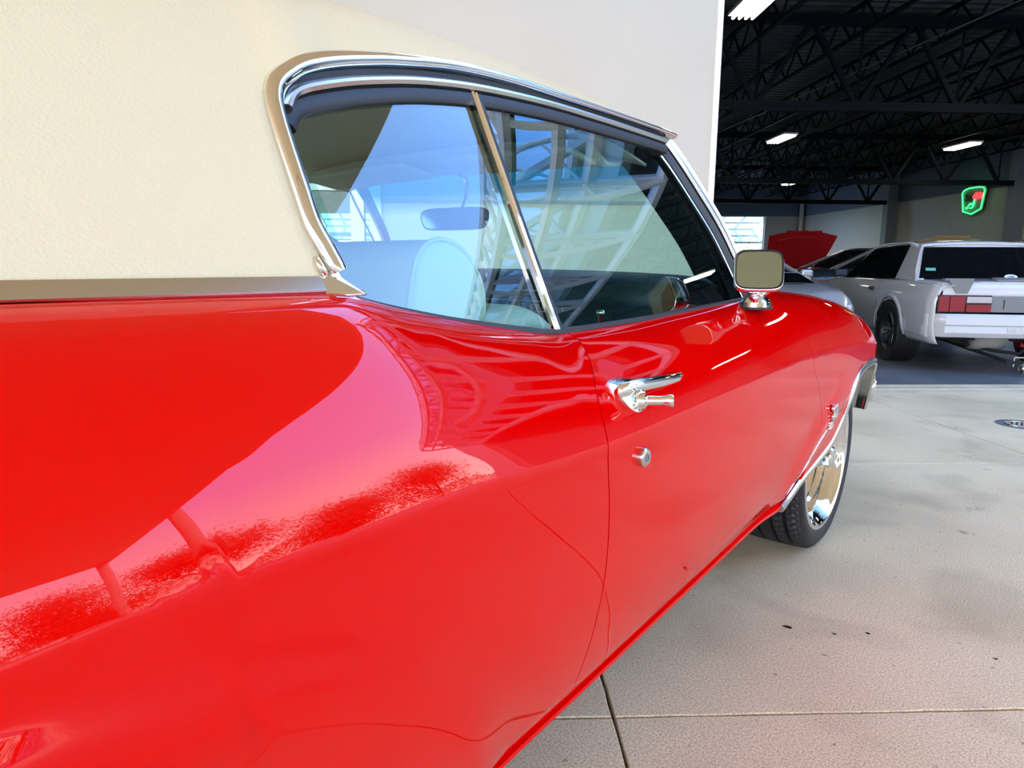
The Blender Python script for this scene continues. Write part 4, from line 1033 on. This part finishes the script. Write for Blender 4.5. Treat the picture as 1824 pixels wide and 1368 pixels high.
# --- white notchback coupe seen from behind; local y: 0 = rear bumper, + forward; x: - = its left side
def ground_pt(l, d):
    return Vector((math.cos(PHI)*l-math.sin(PHI)*d, math.sin(PHI)*l+math.cos(PHI)*d, 0))
mp = ground_pt(4.95, 6.62); mrot = PHI-math.radians(9.0)
ms = tag(empty('notchback_coupe', mp, mrot), 'white notchback coupe parked tail out in the hall, with drag tires', 'car')
W = .865
hwid = sp([(0, .80), (.08, .845), (.6, .862), (1.8, .865), (3.4, .855), (4.2, .80), (4.5, .66)])
ztp = sp([(0, .86), (.15, .885), (.75, .905), (1.6, .90), (3.0, .90), (3.6, .86), (4.5, .66)])
def zlow_m(y):
    z = .30 if y > .30 else .30
    for c in (1.02, 3.55):
        q = 1-((y-c)/.40)**2
        if q > 0: z = max(z, .34+.38*math.sqrt(q))
    return z
def m_side(y, z):
    t = (z-.30)/(ztp(y)-.30); x = hwid(y)-(.05*(max(0, .35-t)/.35)**2)-.055*max(0, (t-.72)/.28)**1.6
    return x+.012*math.exp(-((t-.62)/.05)**2)*0
for sx_ in (-1, 1):
    g = G(); rows = []
    ys = [0.0, .03, .08]+[.12+.06*k for k in range(73)]
    for y in ys:
        if y > 4.5: break
        z0, z1 = zlow_m(y), ztp(y)
        row = [Vector((sx_*m_side(y, z0+(z1-z0)*j/16), y, z0+(z1-z0)*j/16)) for j in range(17)]
        e = row[-1]
        row += [Vector((sx_*(abs(e.x)-.03), y, e.z+.012)), Vector((sx_*(abs(e.x)-.10), y, e.z+.018))]
        rows.append(row)
    g.grid(rows); g.make('body_side', WPAINT, ms, smooth=True, solid=.006)
    for c in (1.02, 3.55):
        g = G(); g.sweep([(sx_*(m_side(c+.40*math.cos(a), .34+.38*math.sin(a))+.004), c+.40*math.cos(a), .34+.38*math.sin(a)) for a in [PI*k/18 for k in range(19)]], [(0, -.002), (.016, .0), (.014, .03), (0, .05)], Vector((sx_, 0, 0))); g.make('arch_lip', WPAINT, ms, smooth=True)
    for y in (1.42, 2.85):
        g = G(); g.tube([(sx_*(m_side(y, z)+.0005), y, z) for z in (.34, .5, .65, .8, .9)], .003, 4); g.make('door_gap', SEAMM, ms)
    g = G(); g.box((sx_*.866, 1.62, .80), (.02, .14, .045)); g.make('door_handle', BLACKT, ms, bev=.006)
# deck lid, roof, pillars
g = G(); g.grid([[Vector((q*(hwid(y)-.09), y, ztp(y)+.018+.02*(1-q*q))) for q in [k/8-1 for k in range(17)]] for y in (.05, .15, .4, .75, .95)]); dl = g.make('deck_lid', WPAINT, ms, smooth=True, solid=.01)
g = G(); g.grid([[Vector((q*.74, y, z)) for q in [k/8-1 for k in range(17)]] for y, z in ((.055, .90), (.03, .86), (.02, .80), (.025, .775))]); dlr = g.make('deck_face', WPAINT, ms, smooth=True)
g = G(); g.lathe([(0, .012), (.018, .011), (.022, 0)], 16, Matrix.Translation((.03, .028, .835)) @ Matrix.Rotation(PI/2, 4, 'X')); lkm = g.make('trunk_lock', BLACKT, ms)
for x, s in ((-.60, 1), (-.06, .0), (.60, 1)):
    if s: 
        g = G(); polybox(g, [Vector(p) for p in ((x-.13, .10, .945), (x+.13, .10, .945), (x+.13, .02, .945), (x-.13, .02, .945))], [Vector(p) for p in ((x-.13, .10, .925), (x+.13, .10, .925), (x+.13, .02, .925), (x-.13, .02, .925))])
        polybox(g, [Vector(p) for p in ((x-.10, .012, .93), (x+.13, .012, .93), (x+.08, .012, .80), (x-.02, .012, .80))], [Vector(p) for p in ((x-.10, .03, .93), (x+.13, .03, .93), (x+.08, .03, .80), (x-.02, .03, .80))])
    else:
        g = G(); polybox(g, [Vector(p) for p in ((x-.17, .20, .955), (x+.17, .20, .955), (x+.15, .10, .935), (x-.17, .10, .935))], [Vector(p) for p in ((x-.17, .20, .92), (x+.17, .20, .92), (x+.15, .10, .92), (x-.17, .10, .92))])
    g.make('spoiler_bracket', GREY, ms)
# greenhouse
def gh(y): return None
GHr = [(.62, .915, .76), (1.02, 1.262, .60), (1.14, 1.315, .565), (1.30, 1.335, .555), (1.9, 1.345, .56), (2.35, 1.315, .56), (2.45, 1.29, .57), (3.05, .905, .72)]
g = G(); rows = []
for y, z, hw in GHr[1:7]:
    rows.append([Vector((q*hw, y, z+.018*(1-q*q)-.03*abs(q)**8)) for q in [k/8-1 for k in range(17)]])
g.grid(rows); g.make('roof', WPAINT, ms, smooth=True, solid=.02)
for sx_ in (-1, 1):
    # C pillar: wide white panel between quarter window and rear window
    g = G(); V = [Vector((sx_*x, y, z)) for x, y, z in ((.80, .55, .91), (.79, 1.12, .925), (.575, 1.33, 1.31), (.585, 1.06, 1.285))]
    V2 = [Vector((sx_*(abs(v.x)-.035), v.y, v.z)) for v in V]; polybox(g, V, V2); g.make('rear_pillar', WPAINT, ms)
    g = G(); V = [Vector((sx_*x, y, z)) for x, y, z in ((.79, 1.13, .925), (.795, 1.66, .915), (.60, 1.72, 1.30), (.578, 1.34, 1.305))]; V2 = [Vector((sx_*(abs(v.x)-.03), v.y, v.z)) for v in V]; polybox(g, V, V2); g.make('quarter_window', DGLASS, ms)
    g = G(); V = [Vector((sx_*x, y, z)) for x, y, z in ((.795, 1.72, .915), (.79, 2.95, .905), (.60, 2.40, 1.285), (.60, 1.77, 1.30))]; V2 = [Vector((sx_*(abs(v.x)-.03), v.y, v.z)) for v in V]; polybox(g, V, V2); g.make('side_window', DGLASS, ms)
    g = G(); g.sweep([(sx_*.60, 1.08, 1.285), (sx_*.585, 1.35, 1.325), (sx_*.60, 1.9, 1.325), (sx_*.60, 2.4, 1.295), (sx_*.72, 3.0, .91)], [(0, -.02), (.012, -.01), (.012, .01), (0, .02)], Vector((sx_, 0, .4))); g.make('roof_rail', WPAINT, ms, smooth=True)
    g = G(); g.box((sx_*.90, 2.72, .97), (.16, .09, .10)); mm = g.make('door_mirror', mat('mirror_blue', (.02, .03, .07), .3), ms, bev=.02)
def quad_t(name, pts, m, parent, th=.01, ax=(0, 1, 0), bev=0):
    g = G(); V = [Vector(p) for p in pts]; polybox(g, V, [v+Vector(ax)*th for v in V]); return g.make(name, m, parent, bev=bev)
rw = quad_t('rear_window', [(-.745, .605, .925), (.745, .605, .925), (.56, 1.02, 1.272), (-.56, 1.02, 1.272)], DGLASS, ms, .012, (0, .7, -.5))
g = G(); g.tube(smoothpath([(-.70, .60, .92), (-.765, .61, .935), (-.70, .78, 1.08), (-.60, .98, 1.25), (-.52, 1.03, 1.292), (0, 1.05, 1.312), (.52, 1.03, 1.292), (.60, .98, 1.25), (.70, .78, 1.08), (.765, .61, .935), (.70, .60, .92)], 4), .018, 8); g.make('rear_window_frame', WPAINT, ms, smooth=True)
# round sticker inside the rear window
Mst = Matrix.Translation((.155, .630, .957)) @ Matrix.Rotation(math.radians(50), 4, 'X')
g = G().prism([(.062*math.cos(2*PI*k/24), .030*math.sin(2*PI*k/24)) for k in range(24)], .002, Mst); stk = g.make('window_sticker', mat('sticker_white', (.75, .78, .85), .5), ms)
textobj('HIBB', .030, .001, Mst @ Matrix.Translation((0, 0, .003)), mat('sticker_blue', (.03, .06, .35), .5), 'sticker_print', stk)
quad_t('window_sign', [(-.66, .66, 1.015), (-.56, .66, 1.015), (-.56, .68, 1.045), (-.66, .68, 1.045)], mat('green_reflection', (.10, .38, .30), .5), ms, .002)  # green reflection on the rear glass, painted as a thin plate
# tail lamps
def lamps(sx_):
    X = lambda x: sx_*x
    def bl(nm, x0, x1, z0, z1, m, y=-.008, par=None):
        g = G(); a, b = sorted((X(x0), X(x1))); g.box(((a+b)/2, y, (z0+z1)/2), (b-a, .05, z1-z0)); return g.make(nm, m, par or ms, bev=.004)
    h = bl('taillight', .79, .31, .615, .785, BLACKT, .012)
    bl('outer_lens', .785, .695, .625, .775, LENSR, -.012, h); bl('main_lens', .69, .555, .625, .775, LENSR, -.016, h)
    bl('reverse_lens', .54, .32, .712, .772, LENSC, -.014, h); bl('lower_lens', .54, .32, .625, .695, LENSR, -.014, h)
lamps(-1); lamps(1)
g = G(); g.box((0, .0, .70), (.62, .03, .155)); pp = g.make('tail_panel', GREY, ms, bev=.004)
for x in (-.20, 0.0): G().box((x, -.017, .70), (.008, .004, .09)).make('plate_slot', BLACKT, pp)
# bumper: moulded cover with a step
g = G(); rows = []
for q in [k/20-1 for k in range(41)]:
    x = q*.845; yb = .0+.10*max(0, abs(q)-.86)/.14*abs(q)**2
    hk = lambda y: y+yb*1.4
    rows.append([Vector((x*.985, hk(.03), .60)), Vector((x, hk(-.035), .605)), Vector((x, hk(-.060), .575)), Vector((x, hk(-.062), .50)), Vector((x, hk(-.050), .485)), Vector((x, hk(-.052), .42)), Vector((x, hk(-.02), .375)), Vector((x*.98, hk(.05), .362))])
g.grid(rows); bp = g.make('rear_bumper', WPAINT, ms, auto=.6, solid=.01)
for sx_ in (-1, 1):
    g = G(); g.grid([[Vector((sx_*(.845+.02*t-.01*(z < .42)), .05+.56*t, z+(.02*t if z < .42 else 0))) for z in (.60, .575, .50, .42, .375, .36)] for t in (0, .25, .5, .75, 1)]); g.make('bumper_side', WPAINT, bp, smooth=True, solid=.01)
Mt = Matrix.Translation((.06, -.0535, .452)) @ Matrix.Rotation(PI/2, 4, 'X')
tx = textobj('MUSTANG', .070, .006, Mt @ Matrix.Scale(1.35, 4, Vector((1, 0, 0))), WPAINT, 'embossed_name', bp)
# underside: axle, tank, wheelie bar, red arms
g = G(); g.box((0, 2.3, .42), (1.5, 4.0, .2)); g.make('floor_pan', DARK, ms)
g = G(); g.tube([(-.7, 1.02, .36), (.7, 1.02, .36)], .045, 10); g.lathe([(0, -.13), (.11, -.09), (.14, 0), (.11, .09), (0, .12)], 18, Matrix.Translation((-.05, 1.0, .36)) @ Matrix.Rotation(PI/2, 4, 'X')); g.make('rear_axle', mat('axle_grey', (.25, .24, .21), .5), ms, smooth=True)
g = G(); g.lathe([(0, -.16), (.15, -.15), (.17, 0), (.15, .15), (0, .16)], 20, Matrix.Translation((-.12, .42, .37)) @ Matrix.Rotation(PI/2, 4, 'Y')); g.make('muffler', mat('muffler_grey', (.28, .27, .25), .45), ms, smooth=True)
g = G()
for x in (-.35, .55): g.bar((x, 1.0, .28), (x*.25, -.02, .14), .03, .03)
g.bar((-.12, -.02, .14), (.14, -.02, .14), .03, .03); wb_ = g.make('wheelie_bar', DARK, ms)
g = G(); g.lathe([(.05, -.025), (.055, -.015), (.055, .015), (.05, .025), (.015, .025), (0, .027)], 20, Matrix.Translation((.04, -.03, .085)) @ Matrix.Rotation(PI/2, 4, 'Y')); g.make('caster_wheel', SATIN, wb_, smooth=True)
g = G(); g.bar((-.05, -.02, .10), (-.05, -.02, .19), .012); g.bar((-.05, -.02, .19), (.08, -.02, .19), .012); g.make('caster_fork', SATIN, wb_)
for x in (-.62, .50):
    g = G(); g.box((x, .95, .24), (.05, .10, .09)); g.bar((x, .95, .25), (x*.8, 1.7, .30), .04, .04); g.make('control_arm', mat('arm_red', (.45, .01, .02), .4), ms)
g = G(); g.tube([(-.42, .5, .30), (-.1, .3, .22), (.10, .2, .20), (.3, .35, .30)], .018, 8); g.make('brake_hose', DARK, ms)
for x in (-.74, .74): simple_wheel(ms, x, 1.02, .345, .27, SATIN, -1 if x < 0 else 1, 7)
for x in (-.78, .78): simple_wheel(ms, x, 3.55, .31, .18, SATIN, -1 if x < 0 else 1, 7)

# --- general low-detail coupes for the crowd behind
def bgcar(name, l, d, rot, paint, label, L_=4.5, H=1.30, Wd=.88, hood_up=False, low=False, cat='car', hz=.92, lamp=False):
    p = ground_pt(l, d); c = tag(empty(name, p, PHI+rot), label, cat)
    hw = sp([(0, Wd*.78), (.25, Wd*.93), (1.0, Wd), (L_-1, Wd), (L_-.2, Wd*.92), (L_, Wd*.8)])
    zt = sp([(0, hz*.70), (.2, hz*.80), (1.0, hz*.93), (1.7, hz), (L_-1.0, hz*1.02), (L_-.1, hz*.98), (L_, hz*.9)])
    def zl(y):
        z = .26
        for cc in (.85, L_-.9):
            q = 1-((y-cc)/.37)**2
            if q > 0: z = max(z, .32+.35*math.sqrt(q))
        return z
    g = G()
    for sx_ in (-1, 1):
        rows = []
        for k in range(61):
            y = L_*k/60; z0, z1 = zl(y), zt(y); row = []
            for j in range(13):
                z = z0+(z1-z0)*j/12; t = (z-.26)/(z1-.26); row.append(Vector((sx_*(hw(y)-.06*max(0, .3-t)-.08*max(0, (t-.7)/.3)**1.7), y, z)))
            e = row[-1]; bump_ = .05 if lamp and .2 < y < 1.6 else .02
            row += [Vector((sx_*(abs(e.x)-.06), y, e.z+bump_*.9)), Vector((sx_*(abs(e.x)-.20), y, e.z+bump_)), Vector((sx_*(abs(e.x)-.42), y, e.z+.02)), Vector((0, y, e.z+.035))]
            rows.append(row)
        g.grid(rows)
    g.make('body', paint, c, smooth=True)
    g = G(); g.grid([[Vector((q*hw(0), -.02+.06*q*q, z)) for q in (-1, -.6, -.2, .2, .6, 1)] for z in (.26, .45, hz*.72)]); g.make('front_bumper', paint, c, smooth=True)
    g = G(); g.grid([[Vector((q*hw(L_), L_+.02-.06*q*q, z)) for q in (-1, -.6, -.2, .2, .6, 1)] for z in (.26, .45, hz*.92)]); g.make('rear_bumper', paint, c, smooth=True)
    y0, y1, y2, y3 = 1.55, 2.2, L_-1.5, L_-.7
    tw = Wd*.66
    g = G(); g.grid([[Vector((q*tw, y, H-.03+.03*(1-q*q)-.03*abs(q)**6)) for q in [k/5-1 for k in range(11)]] for y in (y1, (y1+y2)/2, y2)]); g.make('roof', paint, c, smooth=True, solid=.03)
    quad_t('windshield', [(-Wd*.82, y0, hz), (Wd*.82, y0, hz), (tw, y1, H-.03), (-tw, y1, H-.03)], DGLASS, c, .02, (0, 1, 0))
    quad_t('rear_window', [(-Wd*.82, y3, hz), (Wd*.82, y3, hz), (tw, y2, H-.03), (-tw, y2, H-.03)], DGLASS, c, .02, (0, -1, 0))
    for sx_ in (-1, 1):
        g = G(); V = [Vector((sx_*x, y, z)) for x, y, z in ((Wd*.88, y0+.1, hz), (Wd*.88, y3-.1, hz), (tw, y2, H-.04), (tw, y1, H-.04))]; polybox(g, V, [Vector((v.x-sx_*.03, v.y, v.z)) for v in V]); g.make('side_window', DGLASS, c)
        for (ya, za, yb, zb2) in ((y0, hz, y1, H-.03), (y3, hz, y2, H-.03)):
            g = G(); g.bar((sx_*Wd*.85, ya, za), (sx_*tw, yb, zb2), .06, .05); g.make('pillar', paint, c)
        g = G(); g.box((sx_*(Wd+.05), y0+.35, hz+.06), (.16, .09, .10)); g.make('door_mirror', paint, c, bev=.03)
        g = G(); g.lathe([(0, .02), (.07, .015), (.085, 0), (.095, -.02)], 20, Matrix.Translation((sx_*Wd*.70, .06, hz*.62)) @ Matrix.Rotation(PI/2, 4, 'X')); g.make('headlight', CHROME, c, smooth=True)
        for y in (.85, L_-.9): simple_wheel(c, sx_*(Wd-.11), y, .32, .2, SATIN, -1 if sx_ < 0 else 1, 5)
    g = G(); g.box((0, L_/2, .36), (Wd*1.6, L_-.5, .2)); g.make('floor_pan', DARK, c)
    if hood_up:
        g = G(); pts = [(-.62, 0), (.62, 0), (.70, -.55), (.74, -.92), (.40, -1.02), (.36, -1.08), (.12, -1.06), (0, -1.09), (-.12, -1.06), (-.36, -1.08), (-.40, -1.02), (-.74, -.92), (-.70, -.55)]
        Mh = Matrix.Translation((0, 1.45, hz+.03)) @ Matrix.Rotation(math.radians(-47), 4, 'X')
        g.prism(pts, .03, Mh); hd = g.make('hood', paint, c, bev=.006)
        g = G(); g.prism([(x*.72, y*.72-.14) for x, y in pts], .012, Mh @ Matrix.Translation((0, 0, -.013))); g.make('hood_brace', paint, hd, bev=.004)
        g = G(); g.box((0, .75, hz-.08), (1.0, .9, .12)); g.make('engine', DARK, c)
    return c
# silver coupe nosing out beside the white one (faces the camera)
sv = bgcar('silver_coupe', 3.02, 7.35, math.radians(-1.5), SILVER, 'low silver coupe with black hood vent between the red fender and white coupe', 4.4, 1.16, .80, hz=.90, lamp=True)
g = G(); V = [Vector(p) for p in ((.02, .80, .86), (.52, .74, .85), (.44, 1.10, .975), (.08, 1.15, .985))]; V2 = [Vector(p) for p in ((.02, 1.6, .90), (.52, 1.5, .89), (.44, 1.5, .97), (.08, 1.5, .98))]; polybox(g, V, V2); sc2 = g.make('hood_scoop', SILVER, sv)
g = G(); V = [Vector(p)+Vector((0, -.004, .002)) for p in ((.04, .80, .867), (.50, .745, .857), (.43, 1.09, .968), (.09, 1.14, .978))]; polybox(g, V, [v+Vector((0, .003, -.003)) for v in V]); g.make('scoop_opening', DGLASS, sc2)
bgcar('dark_coupe', 9.4, 12.6, math.radians(88), BLKP, 'black car with glossy roof behind the white coupe', 4.6, 1.38, .90, hz=.98)
bgcar('red_coupe', 6.45, 14.9, math.radians(-6), REDP, 'dark red car with its hood raised, in front of the pale wall', 4.5, 1.28, .90, True, hz=1.0)
bgcar('black_sedan', 3.4, 13.3, math.radians(10), BLKP, 'black car whose roof shows left of the chrome door mirror', 4.5, 1.42, .86, hz=.95)
bgcar('tan_coupe', 9.6, 14.6, math.radians(-4), TANP, 'tan car with raised hood behind the roof of the white coupe', 4.5, 1.20, .88, True, hz=.90)
bgcar('maroon_coupe', 12.0, 14.6, math.radians(-6), REDP, 'dark red car with raised hood at the right edge behind the white coupe', 4.5, 1.20, .90, True, hz=.95)
# --- neon shield sign on the right wall
sb = 24.4; sa = 17.42
ns = tag(empty('neon_sign', B(sa, sb, 3.36)), 'green neon shield sign with red letters glowing on the grey wall', 'neon sign')
MN = Matrix.Rotation(AB, 4, 'Z') @ Matrix(((0, 0, -1, 0), (-1, 0, 0, 0), (0, 1, 0, 0), (0, 0, 0, 1)))   # sign x -> -b (reads left to right from the hall), y -> up, z -> out of the wall
SH = [(-.56, .30), (-.50, .40), (-.25, .46), (.25, .46), (.50, .42), (.57, .32), (.47, -.30), (.02, -.46), (-.42, -.34)]
g = G().prism([(x*1.12, y*1.12) for x, y in SH], .05, MN); g.make('backing', BLACKT, ns)
g = G().prism([(x*1.08, y*1.08) for x, y in SH], .004, MN @ Matrix.Translation((0, 0, .051))); g.make('face_plate', mat('sign_face', (.22, .22, .20), .5), ns)
g = G().tube([MN @ Vector((x, y, .09)) for x, y in [SH[-1]]+SH], .020, 8, cap=False); g.make('shield_tube', NEONG, ns, smooth=True)
textobj('Sin', .34, .02, MN @ Matrix.Translation((-.22, .12, .07)), mat('unlit_tube', (.05, .03, .03), .5), 'unlit_letters', ns, .004)
textobj('clair', .26, .02, MN @ Matrix.Translation((.24, .16, .07)), NEONR, 'lit_letters', ns, .022)
g = G().tube([MN @ Vector((x, y, .09)) for x, y in smoothpath2([(-.30, -.22), (-.24, -.26), (-.20, -.20), (-.14, -.08), (-.04, -.06), (.05, -.10), (.10, -.02), (.14, .02)])] if False else [MN @ p for p in smoothpath([(-.30, -.20, .09), (-.24, -.26, .09), (-.18, -.16, .09), (-.08, -.08, .09), (.02, -.14, .09), (.08, -.04, .09), (.12, .02, .09), (.06, -.22, .09), (-.10, -.24, .09)], 4)], .018, 8)
g.make('lower_tube', NEONG, ns, smooth=True)
